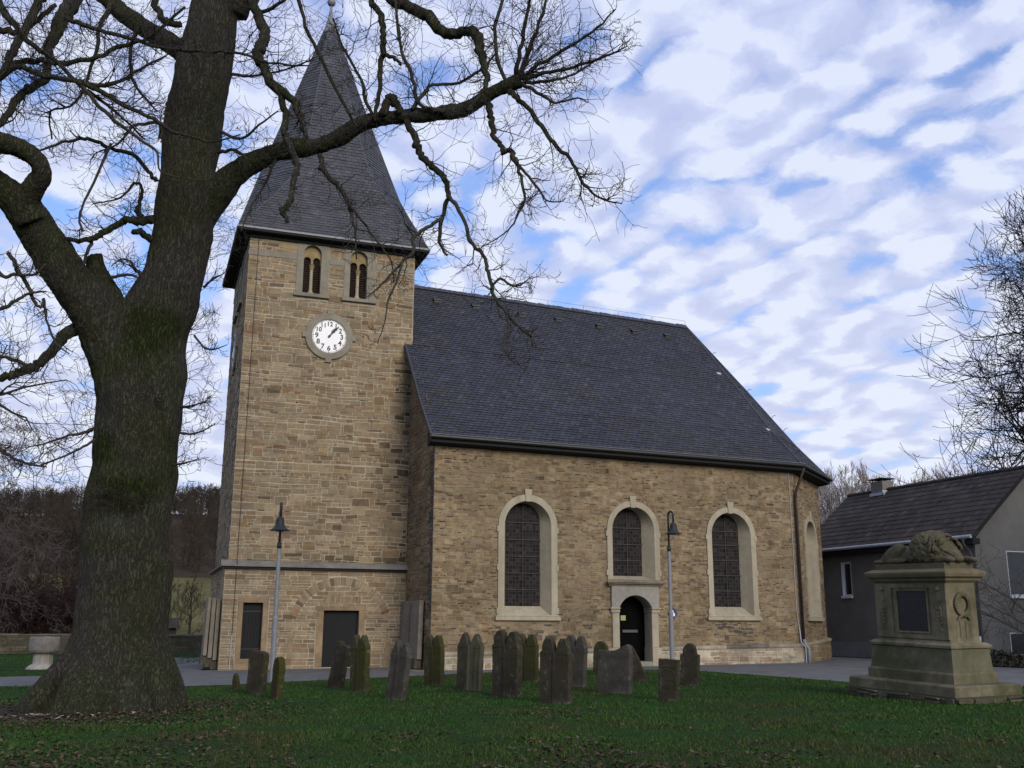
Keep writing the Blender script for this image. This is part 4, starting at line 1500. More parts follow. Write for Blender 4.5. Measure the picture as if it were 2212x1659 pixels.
# ------------------------------------------------------------------ tomb slabs leaning on the church
def slab(name, label, c, w, h, t, lean, bro, group):
    """stands along a west wall; local x across the wall's thickness"""
    th = thing(name, label, 'tomb slab', (0, 0, 0), 0, group)
    M = Matrix.Translation((-10.5439, 38.5012, 0)) @ Matrix.Rotation(YAW, 4, 'Z') @ Matrix.Translation(c) @ Matrix.Rotation(lean, 4, 'Y')
    th.matrix_world = M
    m = MB()
    m.box((-t, -w / 2, 0.22), (0, w / 2, h))
    o = bevel(m.build('slab', M_tablet, th), 0.02, 2)
    if bro:
        b = MB(); b.box((-t - .004, -w / 2 + .10, 0.45), (-t + .003, w / 2 - .1, h - .15)); b.build('inscription_panel', M_tablet, th)
    f = MB(); f.box((-t - .06, -w / 2 + .1, -.1), (.02, w / 2 - .1, .22)); f.build('footing_block', M_rubfoot0, th)
    return th


slab('tomb_slab', 'grey tomb slab standing by the nave corner, the right one beside the tower', (TW - .10, -2.45, 0.22), 1.25, 2.30, 0.17, R(1.2), True, 'tomb slabs against the nave')
slab('tomb_slab', 'grey tomb slab tucked between tower and nave, left of its twin', (TW - .10, -0.92, 0.25), 1.30, 2.28, 0.15, R(1.2), True, 'tomb slabs against the nave')
slab('tomb_slab', 'innermost of three tomb slabs stacked edge-on against the left side of the tower', (-.17, 0.85, 0.12), 1.1, 2.42, 0.14, R(.6), False, 'tomb slabs against the tower')
slab('tomb_slab', 'middle one of three tomb slabs stacked edge-on against the left side of the tower', (-.34, 0.95, 0.2), 1.1, 2.38, 0.15, R(.9), False, 'tomb slabs against the tower')
slab('tomb_slab', 'outermost leaning slab of three stacked edge-on against the left side of the tower', (-.53, 1.0, 0.28), 1.1, 2.32, 0.13, R(1.4), True, 'tomb slabs against the tower')

# ------------------------------------------------------------------ gravestones
def gshape(kind):
    """outline in units of half width and height, from bottom left round to bottom right"""
    if kind == 'double_point':
        return [(-.94, 0), (-1, .80), (-.90, .83), (-.66, .95), (-.50, 1.0), (-.40, .97), (-.20, .86), (-.03, .79), (.12, .85), (.36, .955), (.50, .99), (.60, .97), (.88, .85), (1, .80), (.94, 0)]
    if kind == 'double_round':
        r = [(-.93, 0), (-1, .78), (-.93, .80)]
        r += [(-.50 + .39 * math.cos(a), .81 + .19 * math.sin(a)) for a in [math.pi * (1 - k / 8) for k in range(9)]]
        r += [(0, .77)]
        r += [(.50 + .39 * math.cos(a), .81 + .18 * math.sin(a)) for a in [math.pi * (1 - k / 8) for k in range(9)]]
        return r + [(.93, .80), (1, .78), (.93, 0)]
    if kind == 'double_block':
        return [(-.94, 0), (-1, .96), (-.86, .99), (-.22, 1.0), (-.06, .96), (-.04, .90), (.08, .90), (.1, .94), (.8, .955), (1, .92), (.94, 0)]
    if kind == 'round':
        return [(-.95, 0), (-1, .72)] + [(math.cos(a), .74 + .26 * math.sin(a)) for a in [math.pi * (1 - k / 10) for k in range(11)]] + [(1, .72), (.95, 0)]
    if kind == 'shoulder':
        return [(-.95, 0), (-1, .76), (-.72, .78)] + [(.72 * math.cos(a), .80 + .20 * math.sin(a)) for a in [math.pi * (1 - k / 10) for k in range(11)]] + [(.72, .78), (1, .76), (.95, 0)]
    if kind == 'flat':
        return [(-.95, 0), (-1, .97), (-.6, 1.0), (.1, .985), (.6, .975), (1, .95), (.95, 0)]
    if kind == 'panel':
        return [(-.98, 0), (-1, 1.0), (1, .985), (.98, 0)]
    if kind == 'broken':
        return [(-.97, 0), (-1, .80), (-.96, .87), (-.3, .86), (.1, .88), (.55, .96), (.80, 1.0), (.93, .96), (1, .84), (.97, 0)]
    if kind == 'wedge':
        return [(-.95, 0), (-1, .95), (-.85, 1.0), (-.6, .93), (-.1, .70), (.4, .42), (.8, .2), (1, .06), (1, 0)]
    if kind == 'stub':
        return [(-.9, 0), (-1, .6), (-.5, .9), (0, 1.0), (.6, .85), (1, .55), (.95, 0)]


def gravestone(label, x, y, appw, h, kind, m, lean=0.0, yaw=38, t=0.15, tiltback=0.0, extra=None, sink=0.12):
    yw = R(yaw)
    w = appw / math.cos(yw)
    th = thing('gravestone', label, 'gravestone', (x, y, gz(x) - .01), 0, 'old gravestones on the lawn')
    th.rotation_euler = (R(tiltback), math.asin(max(min(lean / h, .4), -.4)), -yw)
    o2 = gshape(kind)
    rng = random.Random(label)
    # refine the outline a little and roughen it
    pts = []
    for i in range(len(o2)):
        a = V(o2[i]); pts.append(a)
        if i < len(o2) - 1:
            b = V(o2[i + 1])
            n = int((V((b.x - a.x, (b.y - a.y) * h * 2 / max(w, .1)))).length / 0.35)
            for k in range(1, n + 1):
                pts.append(a + (b - a) * k / (n + 1))
    P = [V((p.x * w / 2 + rng.uniform(-.008, .008), p.y * (h + sink) - sink + (rng.uniform(-.008, .008) if p.y > .1 else 0))) for p in pts]
    cen = V((0, h * .5))
    mb = MB()
    lay = [(-t / 2, .018), (-t / 2 + .02, 0), (t / 2 - .02, 0), (t / 2, .018)]
    n = len(P)
    for yy, ins in lay:
        for p in P:
            d = (cen - p); d = d.normalized() * ins if d.length > 0 else d
            mb.v.append((p.x + d.x, yy + rng.uniform(-.004, .004), p.y + d.y))
    for k in range(3):
        for i in range(n):
            j = (i + 1) % n
            mb.f.append((k * n + i, k * n + j, (k + 1) * n + j, (k + 1) * n + i)); mb.c.append(mb.cur)
    loop = [V((p.x, p.y, 0)) for p in P]
    for tri in tessellate_polygon([loop]):
        mb.f.append(tuple(tri)); mb.c.append(mb.cur)
        mb.f.append(tuple(3 * n + q for q in tri)); mb.c.append(mb.cur)
    body = mb.build('stone', m, th, fix=True)
    if kind in ('double_point', 'double_round'):
        # central rib between the twin inscription fields
        r = MB(); r.box((-.03, -t / 2 - .018, -.05), (.03, -t / 2 + .004, h * .78)); r.build('rib', m, th)
        f = MB()
        for s in (-1, 1):
            f.box((s * w * .25 - w * .19, -t / 2 - .010, h * .74), (s * w * .25 + w * .19, -t / 2 + .003, h * .765))
        f.build('moulding', m, th)
    if extra == 'panel':
        f = MB()
        f.box((-w * .42, -t / 2 - .012, h * .80), (w * .42, -t / 2 + .004, h * .87)); f.build('moulding', m, th)
        g = MB()
        pr = [(w * .36 * math.cos(a), h * .62 + h * .12 * math.sin(a)) for a in [math.pi * (1 - k / 10) for k in range(11)]]
        g.tube([V((a, -t / 2 - .002, b)) for a, b in [(-w * .36, h * .2)] + pr + [(w * .36, h * .2)]], 0.012, 5); g.build('carved_arch', m, th)
    return th


gravestone('tiny pointed stump of a gravestone at the left end of the lawn', -6.97, 26.96, 0.17, 0.42, 'stub', M_gravem, -.03, 25, 0.12)
gravestone('flat-topped upright gravestone in front of the left street lamp', -6.03, 25.13, 0.44, 1.02, 'flat', M_grave, 0.06, 30, 0.18)
gravestone('slim round-topped gravestone just right of the left lamp pole', -5.18, 23.53, 0.20, 0.92, 'round', M_gravem, 0.07, 48, 0.16)
gravestone('gravestone leaning strongly to the right before the wide tower door', -4.54, 27.48, 0.38, 1.20, 'double_block', M_grave, 0.26, 38, 0.16)
gravestone('mossy twin-pointed gravestone right of the strongly leaning one', -3.69, 25.92, 0.44, 1.36, 'double_point', M_gravem, -.02, 40, 0.17)
gravestone('grey twin-pointed gravestone tilted right in front of the tomb slabs', -2.49, 23.03, 0.40, 1.27, 'double_point', M_graveg, 0.20, 40, 0.16)
gravestone('mossy yellow-green gravestone with two knobs close to the nave corner', -2.03, 28.24, 0.50, 1.33, 'double_round', M_gravem, -.04, 40, 0.16)
gravestone('twin-pointed gravestone streaked with pale vertical stripes', -1.02, 26.20, 0.60, 1.39, 'double_point', M_streaked, 0.05, 38, 0.16)
gravestone('large dark twin-topped gravestone below the left nave window', -0.09, 23.82, 0.60, 1.46, 'double_round', M_grave, 0.03, 38, 0.20)
gravestone('mossy twin-topped gravestone half hidden behind the large dark one', 0.46, 29.52, 0.60, 1.34, 'double_round', M_gravem, -.01, 38, 0.15)
gravestone('nearest tall dark gravestone with two broad rounded tops', 0.92, 21.70, 0.60, 1.33, 'double_round', M_grave, 0.04, 36, 0.16)
gravestone('grey twin-topped gravestone peering out behind the nearest tall one', 1.67, 27.46, 0.52, 1.31, 'double_round', M_graveg, 0.06, 38, 0.16)
gravestone('round-topped gravestone left of the broken-topped one', 2.84, 33.45, 0.40, 1.05, 'round', M_gravem, 0.06, 38, 0.15)
gravestone('wide gravestone with a broken sloping top before the church portal', 2.43, 24.69, 0.70, 1.14, 'broken', M_graveg, 0.03, 34, 0.18)
gravestone('wedge-shaped broken gravestone leaning at the foot of the portal', 3.62, 29.64, 0.48, 0.98, 'wedge', M_grave, 0.0, 20, 0.16)
gravestone('low rectangular gravestone with a carved arch near the right lamp', 3.32, 22.27, 0.38, 0.86, 'panel', M_grave, 0.03, 32, 0.14, extra='panel')
gravestone('shouldered round-topped gravestone at the right end of the group', 4.64, 27.36, 0.42, 1.08, 'shoulder', M_grave, 0.03, 34, 0.15)


# ------------------------------------------------------------------ street lamps
def lamp(label, x, y, facing, sway, H):
    t = thing('street_lamp', label, 'street lamp', (x, y, gz(x)), facing, 'crook-necked lamps by the path')
    t.rotation_euler = (0, sway, facing)
    k = H / 5.05
    m = MB()
    m.tube([(0, 0, -.1), (0, 0, 1.8 * k)], 0.082, 14)
    m.tube([(0, 0, 1.8 * k), (0, 0, 1.84 * k), (0, 0, 3.75 * k)], [0.082, 0.062, 0.060], 14)
    m.build('pole', M_galv, t, smooth=False)
    a = MB()
    a.tube([(0, 0, 3.75 * k), (0, 0, 3.93 * k)], 0.066, 12)
    r = 0.125
    zc = (5.05 - r) * k
    pts = [(0, 0, 3.9 * k), (0, 0, 4.2 * k), (0, 0, zc)] + [(r - r * math.cos(q), 0, zc + r * math.sin(q)) for q in [math.pi * i / 10 for i in range(1, 11)]] + [(2 * r, 0, zc - .3)]
    a.tube(pts, 0.036, 10)
    a.build('arm', M_darkgreen, t, smooth=True)
    s = MB()
    c = (2 * r, 0, zc - .28 - .40)
    s.lathe([(0.285, 0.0), (0.29, 0.012), (0.225, 0.05), (0.17, 0.10), (0.135, 0.17), (0.122, 0.24), (0.115, 0.33), (0.085, 0.385), (0.04, 0.41)], c, 24)
    s.build('lamp_shade', M_darkgreen, t, smooth=False)
    g = MB()
    g.lathe([(0.10, -.03), (0.15, 0.0)], c, 16)
    g.build('lens', M_pane, t)
    return t


lamp('tall crook-necked street lamp in front of the tower, its shade seen head-on', -6.77, 30.06, R(-81), R(1.0), 5.07)
l2 = lamp('crook-necked street lamp before the nave, right of the portal', 5.57, 36.35, R(-55), R(0.1), 5.45)
# blue waymark sign fixed to the church wall beside the portal lamp
sg = thing('waymark_sign', 'small blue diamond plate with white emblem on the church wall behind the right lamp', 'sign')
cw, sw_ = math.cos(YAW), math.sin(YAW)
def chw(u, v, z): return V((-10.5439 + u * cw - v * sw_, 38.5012 + u * sw_ + v * cw, z))
sg.location = chw(16.42, -VN - .03, 2.12); sg.rotation_euler = (0, 0, YAW)
_m = MB(); _m.hexa([V((0, 0, -.27)), V((.21, 0, 0)), V((0, 0, .27)), V((-.21, 0, 0))], [V((0, -.012, -.27)), V((.21, -.012, 0)), V((0, -.012, .27)), V((-.21, -.012, 0))]); _m.build('plate', M_blue, sg, fix=True)
_m = MB(); em = [(-.03, -.10), (.09, -.10), (.10, .0), (.075, .03), (.05, -.01), (.04, .07), (.02, .12), (-.01, .14), (-.03, .10), (-.02, .0)]
_m.hexa([V((a, -.012, b)) for a, b in em], [V((a, -.016, b)) for a, b in em]); _m.build('emblem', M_white, sg, fix=True)


# ------------------------------------------------------------------ lion monument
def level(mb, z0, o0, z1, o1, A, B):
    a = [V((-o0, -o0, z0)), V((B + o0, -o0, z0)), V((B + o0, A + o0, z0)), V((-o0, A + o0, z0))]
    b = [V((-o1, -o1, z1)), V((B + o1, -o1, z1)), V((B + o1, A + o1, z1)), V((-o1, A + o1, z1))]
    mb.hexa(a, b)


def build_monument():
    A, B = 2.052, 0.7895
    t = thing('lion_monument', 'war memorial of stepped sandstone with a dark plaque and a sleeping stone lion on top', 'monument')
    yaw, tx, ty = 0.3923, -0.0068, -0.0311
    T = Matrix(((1, 0, tx, 0), (0, 1, ty, 0), (-tx, -ty, 1, 0), (0, 0, 0, 1)))
    t.matrix_world = Matrix.Translation((9.0, 21.5, 0)) @ (T.to_3x3().to_quaternion().to_matrix().to_4x4()) @ Matrix.Rotation(yaw, 4, 'Z')
    m = MB()
    rng = random.Random(8)
    # rough stone course under the step
    o = 0.56
    for fr, L in ((Fr((-o, A + o, 0), (0, -1, 0), (-1, 0, 0)), A + 2 * o), (Fr((-o, -o, 0), (1, 0, 0), (0, -1, 0)), B + 2 * o)):
        masonry(m, fr, [(0, 0), (L, 0), (L, .36), (0, .36)], [], 0.10, 0.345, 0, L, 5, [((0.085, 0.075, 0.055), 2), ((0.11, 0.09, 0.065), 2), ((0.06, 0.055, 0.04), 1)], 0.09, 0.14, 0.2, 0.5, gap=0.02, depth=(0.01, 0.09))
    m.cur = (0.05, 0.045, 0.032)
    level(m, 0.0, o - .01, 0.344, o - .02, A, B)
    m.build('rubble_footing', M_rubfoot, t, colour=True)
    m = MB()
    level(m, 0.348, 0.50, 0.53, 0.49, A, B); level(m, 0.53, 0.49, 0.56, 0.46, A, B)
    m.build('step', M_monlow, t)
    m = MB()
    level(m, 0.562, 0.20, 0.74, 0.20, A, B); level(m, 0.74, 0.20, 0.785, 0.16, A, B)
    m.build('plinth', M_monlow, t)
    m = MB()
    level(m, 0.787, 0.155, 0.86, 0.142, A, B); level(m, 0.86, 0.142, 1.24, 0.118, A, B)
    m.build('socle', M_mon2, t)
    m = MB()
    level(m, 1.242, 0.118, 1.26, 0.16, A, B); level(m, 1.26, 0.16, 1.31, 0.165, A, B); level(m, 1.31, 0.165, 1.36, 0.09, A, B); level(m, 1.36, 0.03, 1.395, 0.02, A, B)
    m.build('base_moulding', M_mon, t)
    # dado: recessed panel field on the long face, pilaster strips at its ends
    m = MB()
    level(m, 1.397, 0.0, 2.57, -0.005, A, B)
    bx = lambda y0, y1, z0, z1, x0, x1: m.box((x0, y0, z0), (x1, y1, z1))
    bx(0.0, 0.42, 1.42, 2.56, -0.035, 0.01); bx(1.56, A, 1.42, 2.56, -0.035, 0.01)
    bx(0.42, 1.56, 2.47, 2.56, -0.034, 0.01); bx(0.42, 1.56, 1.42, 1.50, -0.034, 0.01)
    m.build('dado', M_mon, t)
    # plaque
    m = MB(); m.box((-0.012, 0.55, 1.57), (0.004, 1.40, 2.41)); pl = m.build('plaque', M_plaque, t)
    m = MB()
    for (y0, y1, z0, z1) in ((.50, 1.45, 2.41, 2.455), (.50, 1.45, 1.53, 1.57), (.50, .55, 1.57, 2.41), (1.40, 1.45, 1.57, 2.41)):
        m.box((-0.028, y0, z0), (0.002, y1, z1))
    m.build('plaque_frame', M_mon, pl)
    m = MB()
    for k in range(15):
        z = 2.34 - k * .05
        y = 0.60
        r_ = random.Random(k)
        while y < 1.34:
            w = r_.uniform(.03, .10)
            m.box((-0.0150, y, z - .014), (-0.011, min(y + w, 1.36), z)); y += w + .025
    m.build('raised_lettering', M_plaqueletter, pl)
    # carved trophies on the pilaster strips: helmet, crossbar, leafy sprays, tassel
    for yc in (0.21, 1.81):
        m = MB()
        x = -0.036
        m.box((x - .012, yc - .03, 1.62), (x + .004, yc + .03, 2.40))
        m.box((x - .016, yc - .09, 2.20), (x + .004, yc + .09, 2.235))
        m.box((x - .014, yc - .07, 1.60), (x + .004, yc + .07, 1.625))
        for s in (-1, 1):
            for k in range(5):
                z = 1.75 + k * .075
                m.tube([V((x - .004, yc, z - .05)), V((x - .012, yc + s * .06, z)), V((x - .008, yc + s * (.11 - .012 * k), z + .06))], [.018, .02, .006], 5)
            m.tube([V((x - .01, yc + s * .055, 2.08)), V((x - .014, yc + s * .05, 2.05)), V((x - .01, yc + s * .03, 2.04))], .022, 6)
        m.lathe([(0.01, 0.0), (0.05, 0.02), (0.055, 0.06), (0.03, 0.10), (0.0, 0.11)], (x, yc, 2.40), 10)
        m.build('trophy_relief', M_mon, t)
    # wreath with ribbon on the short face
    m = MB()
    c = V((0.385, -0.005, 2.14))
    n = 30
    for i in range(n):
        a = 2 * math.pi * i / n
        for dr, rr in ((-.03, .03), (.025, .034), (0.0, .036)):
            a_ = a + dr * 2
            p = c + V((math.sin(a_) * (.175 + dr), -.012, math.cos(a_) * (.20 + dr)))
            q = c + V((math.sin(a_ + .24) * (.185 + dr), -.034, math.cos(a_ + .24) * (.21 + dr)))
            m.tube([p, (p + q) / 2 + V((0, -.012, 0)), q], [.012, rr, .006], 6)
    m.build('wreath', M_mon, t, smooth=True)
    m = MB()
    for s in (-1, 1):
        m.tube([c + V((s * .02, -.015, -.27)), c + V((s * .08, -.03, -.24)), c + V((s * .14, -.02, -.29)), c + V((s * .17, -.012, -.34))], [.018, .03, .024, .006], 6)
        m.box((c.x + s * .075 - .03, -.012, 1.45), (c.x + s * .075 + .03, 0.002, 1.80))
        m.box((c.x + s * .075 - .018, -.016, 1.47), (c.x + s * .075 - .008, -.008, 1.79))
        m.box((c.x + s * .19 - .010, -.008, 1.47), (c.x + s * .19 + .010, 0.002, 1.72))
    m.build('ribbon', M_mon, t)
    # cornice
    m = MB()
    for z0, o0, z1, o1 in ((2.572, .0, 2.62, .05), (2.62, .065, 2.66, .075), (2.66, .075, 2.70, .13), (2.70, .145, 2.765, .17), (2.765, .17, 2.80, .17), (2.80, .17, 2.865, .03)):
        level(m, z0, o0, z1, o1, A, B)
    m.build('cornice', M_cornice, t)
    m = MB(); level(m, 2.862, 0.0, 2.99, -0.015, A, B); m.build('lion_base', M_lion, t)
    lion(t)


M_rubfoot = mat('rubble_footing_stone', (0.1, 0.085, 0.06), 0.95, 0.35, 5.0, 0.6, 30, attr=True, moss=(0.04, 0.045, 0.02), moss_amt=0.5)
M_mon2 = mat('socle_sandstone', (0.135, 0.12, 0.082), 0.9, 0.3, 2.5, 0.4, 40, moss=(0.06, 0.062, 0.028), moss_amt=0.75, moss_scale=0.9)
M_cornice = mat('brown_moulded_stone', (0.15, 0.118, 0.072), 0.9, 0.3, 4.0, 0.4, 40, moss=(0.085, 0.08, 0.04), moss_amt=0.5)
M_plaqueletter = mat('dull_bronze_letter', (0.035, 0.033, 0.035), 0.5, 0.2, 6.0)


def blob_mesh(ells, name, voxel, smooth=4):
    """union of ellipsoids (centre, radii, rotation) as one continuous surface"""
    bm = bmesh.new()
    for c, r, rot in ells:
        Mx = Matrix.Translation(c) @ (rot.to_matrix().to_4x4() if rot else Matrix()) @ Matrix.Diagonal((*r, 1))
        bmesh.ops.create_icosphere(bm, subdivisions=3, radius=1.0, matrix=Mx)
    me = bpy.data.meshes.new(name); bm.to_mesh(me); bm.free()
    return remesh(me, name, voxel, smooth)


def remesh(me, name, voxel, smooth):
    o = bpy.data.objects.new(name, me); COL.objects.link(o)
    md = o.modifiers.new('r', 'REMESH'); md.mode = 'VOXEL'; md.voxel_size = voxel
    if smooth:
        ms = o.modifiers.new('s', 'SMOOTH'); ms.iterations = smooth; ms.factor = 0.5
    dg = bpy.context.evaluated_depsgraph_get(); dg.update()
    new = bpy.data.meshes.new_from_object(o.evaluated_get(dg))
    bpy.data.objects.remove(o); bpy.data.meshes.remove(me)
    new.name = name
    return new


def lion(parent):
    from mathutils import Euler
    E3 = lambda x, y, z: Euler((R(x), R(y), R(z)))
    z0 = 2.985
    L = [(V((.40, 1.10, z0 + .17)), (.27, .62, .20), E3(0, 0, 0)),          # trunk
         (V((.38, 1.72, z0 + .17)), (.30, .46, .19), E3(-20, 0, 0)),         # rump sloping down to the far end
         (V((.19, 1.62, z0 + .20)), (.13, .40, .19), E3(-26, 0, 0)),         # near haunch
         (V((.60, 1.62, z0 + .18)), (.13, .38, .18), E3(-24, 0, 0)),
         (V((.12, 1.50, z0 + .06)), (.09, .30, .065), E3(0, 0, 0)),          # hind feet
         (V((.16, 2.00, z0 + .05)), (.16, .18, .06), E3(0, 0, 20)),
         (V((.40, .72, z0 + .34)), (.40, .48, .36), E3(0, 0, 0)),            # mane mass
         (V((.38, .48, z0 + .26)), (.36, .36, .30), E3(0, 0, 0)),
         (V((.20, .62, z0 + .20)), (.22, .36, .22), E3(0, 0, 0)),
         (V((.40, .22, z0 + .18)), (.20, .24, .17), E3(14, 0, 0)),           # head laid down
         (V((.40, .03, z0 + .10)), (.13, .15, .10), E3(10, 0, 0)),           # muzzle
         (V((.22, .30, z0 + .36)), (.05, .05, .07), None), (V((.56, .30, z0 + .36)), (.05, .05, .07), None),
         (V((.14, .18, z0 + .07)), (.09, .34, .075), E3(0, 0, -4)),          # forelegs and paws
         (V((.66, .14, z0 + .07)), (.09, .34, .075), E3(0, 0, 8)),
         (V((.12, -.06, z0 + .06)), (.09, .11, .062), None), (V((.70, -.10, z0 + .06)), (.09, .11, .062), None)]
    me = blob_mesh(L, 'lion', 0.018, 3)
    # mane locks and coat
    nrm_ = [v.normal.copy() for v in me.vertices]
    for v, nv in zip(me.vertices, nrm_):
        c = v.co.copy()
        k = max(0.0, 1.0 - (V((c.x - .40, (c.y - .58) * .95, (c.z - z0 - .30))).length / .62) ** 2)
        if k > 0 and c.z > z0 + .03:
            ang = math.atan2(c.x - .40, c.z - z0 - .1)
            q = V((c.x * 5.0 + .6 * noise.noise(c * 5), (c.y + .25 * math.sin(ang * 3)) * 5.0, c.z * 4.2))
            w = abs(noise.noise(q)) + 0.5 * abs(noise.noise(q * 2.1))
            v.co = c + nv * (0.062 * min(k * 1.6, 1) * (w - 0.28) * 1.5)
        else:
            v.co = c + nv * noise.noise(c * 9) * .008
    me.materials.append(M_lion)
    me.shade_smooth()
    o = bpy.data.objects.new('lion_statue', me); COL.objects.link(o); o.parent = parent
    m = MB()
    rng = random.Random(3)
    # carved curls of the mane
    for i in range(90):
        a = rng.uniform(-1.5, 1.5); y = rng.uniform(.18, 1.02)
        rr = .375 * math.sqrt(max(0.05, 1 - ((y - .60) / .56) ** 2))
        p = V((.40 + rr * math.sin(a), y, z0 + .27 + rr * .95 * math.cos(a)))
        if p.z < z0 + .03: continue
        tdir = V((math.cos(a), rng.uniform(-.6, .1), -math.sin(a))) * (1 if a > 0 else -1)
        tdir = V((tdir.x * abs(math.sin(a)) * 0.5 + math.cos(a) * (0.6 if a > 0 else -0.6), -0.5, -abs(math.sin(a)) - .15)).normalized()
        nn = V((math.sin(a), 0, math.cos(a)))
        l = rng.uniform(.12, .2)
        m.tube([p - nn * .01, p + tdir * l * .4 + nn * .02, p + tdir * l * .8 + nn * .012 + V((0, .03, 0)), p + tdir * l - nn * .02 + V((0, .07, 0))], [.02, .034, .028, .006], 6)
    m.build('mane_lock', M_lion, o, smooth=True)


build_monument()


# ------------------------------------------------------------------ stone font on the left
def build_font():
    t = thing('stone_font', 'pale round stone font on an eight-sided pedestal left of the big tree', 'stone font', (-18.0, 40.6, gz(-18.0) - .02))
    m = MB(); m.lathe([(0.58, 0), (0.57, .07), (0.53, .10), (0.47, .16), (0.40, .20)], n=16); m.build('plinth', M_font, t)
    m = MB(); m.lathe([(0.37, .20), (0.36, .26), (0.35, .55), (0.37, .60)], n=8, rot=.3); m.build('pedestal', M_font, t)
    m = MB(); m.lathe([(0.38, .60), (0.50, .63), (0.545, .75), (0.55, .95), (0.54, 1.16), (0.52, 1.22), (0.44, 1.23), (0.42, 1.05), (0.1, 1.0)], n=28)
    o = m.build('bowl', M_fontb, t, smooth=True)
    for v in o.data.vertices:
        v.co += V((noise.noise(v.co * 3), noise.noise(v.co * 3 + V((5, 0, 0))), noise.noise(v.co * 3 + V((0, 5, 0))))) * .02


M_fontb = mat('rough_font_bowl', (0.22, 0.20, 0.175), 0.95, 0.35, 4.0, 0.6, 30)
build_font()


# ------------------------------------------------------------------ house on the right
def build_house():
    t = thing('house', 'low grey roughcast house with dark tiled roof behind the lion monument', 'house', (18.96, 42.05, 0), 0.393)
    L, He, Hr, hb = 10.6, 5.25, 8.29, 3.17
    fl = Fr((0, L, 0), (0, -1, 0), (-1, 0, 0))     # long wall facing left, u = L - y
    fg = Fr((0, 0, 0), (1, 0, 0), (0, -1, 0))      # gable wall facing the camera
    m = MB()
    win1 = (L - 8.12, L - 7.50, 3.08, 4.62)
    w1 = [(win1[0], win1[2]), (win1[1], win1[2]), (win1[1], win1[3]), (win1[0], win1[3])]
    wall_sheet(m, fl, [(0, .95), (L, .95), (L, He - .1), (0, He - .1)], [w1], m.cur)
    gw = [(1.72, 2.95), (3.12, 2.95), (3.12, 4.72), (1.72, 4.72)]
    bw = [(1.46, .55), (2.9, .55), (2.9, 1.42), (1.46, 1.42)]
    wall_sheet(m, fg, [(0, .3), (2 * hb, .3), (2 * hb, He - .1), (hb, Hr - .25), (0, He - .1)], [gw, bw], m.cur)
    wall_sheet(m, Fr((2 * hb, L, 0), (-1, 0, 0), (0, 1, 0)), [(0, 0), (2 * hb, 0), (2 * hb, He - .1), (hb, Hr - .25), (0, He - .1)], [], m.cur)
    wall_sheet(m, Fr((2 * hb, 0, 0), (0, 1, 0), (1, 0, 0)), [(0, 0), (L, 0), (L, He - .1), (0, He - .1)], [], m.cur)
    m.build('wall', M_render, t)
    m = MB()
    fbox(m, fl, 0, L, -.1, .95, -.1, 0.02); fbox(m, fg, -.02, 2 * hb, -.1, .3, -.1, 0.02)
    m.build('plinth', M_renderp, t)
    # roof slopes with tile courses
    m = MB()
    rng = random.Random(6)
    ov, ve = 0.42, 0.30
    sl = (Hr - He) / (hb + ov)
    pal = [((0.040, 0.033, 0.030), 4), ((0.046, 0.038, 0.034), 3), ((0.034, 0.028, 0.027), 2), ((0.054, 0.046, 0.040), 0.8)]
    n = 13
    for side in (0, 1):
        X = (lambda q: q) if side == 0 else (lambda q: 2 * hb - q)
        for r_ in range(n):
            x0 = -ov + (hb + ov) * r_ / n; x1 = -ov + (hb + ov) * (r_ + 1.12) / n
            x1 = min(x1, hb + .02)
            za, zb = He + (x0 + ov) * sl, He + (x1 + ov) * sl
            y = -ve
            c0 = None
            while y < L + ve - .01:
                e = min(y + .30, L + ve)
                lift = .045 * rng.uniform(.85, 1.1)
                A = [V((X(x0), y, za + lift)), V((X(x0), y + .15, za + lift + .022)), V((X(x0), e, za + lift)), V((X(x1), e, zb + .012)), V((X(x1), y + .15, zb + .03)), V((X(x1), y, zb + .012))]
                cc = pick(rng, pal)
                lowp = [p - V((0, 0, .05)) for p in A[:3]]
                if side == 0:
                    m.add(A + lowp, [(0, 5, 4, 1), (1, 4, 3, 2), (0, 1, 7, 6), (1, 2, 8, 7)], cc)
                else:
                    m.add(A + lowp, [(0, 1, 4, 5), (1, 2, 3, 4), (0, 6, 7, 1), (1, 7, 8, 2)], cc)
                y = e
        q = [V((X(-ov), -ve, He - .02)), V((X(hb), -ve, Hr - .03)), V((X(hb), L + ve, Hr - .03)), V((X(-ov), L + ve, He - .02))]
        m.face(q, (0.02, 0.018, 0.017))
        # barge board at both gables
        for yy in (-ve - .02, L + ve + .0):
            m.hexa([V((X(-ov), yy, He - .16)), V((X(hb), yy, Hr - .17)), V((X(hb), yy, Hr + .03)), V((X(-ov), yy, He + .04))],
                   [V((X(-ov), yy + .03, He - .16)), V((X(hb), yy + .03, Hr - .17)), V((X(hb), yy + .03, Hr + .03)), V((X(-ov), yy + .03, He + .04))], (0.016, 0.015, 0.015))
    y = -ve
    while y < L + ve:
        e = min(y + .38, L + ve + .02)
        m.tube([V((hb, y, Hr + .015)), V((hb, e, Hr + .03))], [.10, .115], 8, col=pick(rng, pal)); y += .36
    roof = m.build('roof', M_tile, t, colour=True)
    m = MB()
    m.box((-ov + .02, -ve, He - .30), (0.0, L + ve, He - .06)); m.box((2 * hb, -ve, He - .30), (2 * hb + ov - .02, L + ve, He - .06))
    m.box((0, -ve + .01, He - .24), (2 * hb, -.0, He - .2))if False else None
    m.build('soffit', M_soffit, roof)
    m = MB()
    m.tube([(-ov - .05, -ve, He + .0), (-ov - .05, L + ve, He + .0)], 0.075, 10)
    m.build('gutter', M_zinc, roof)
    m = MB()
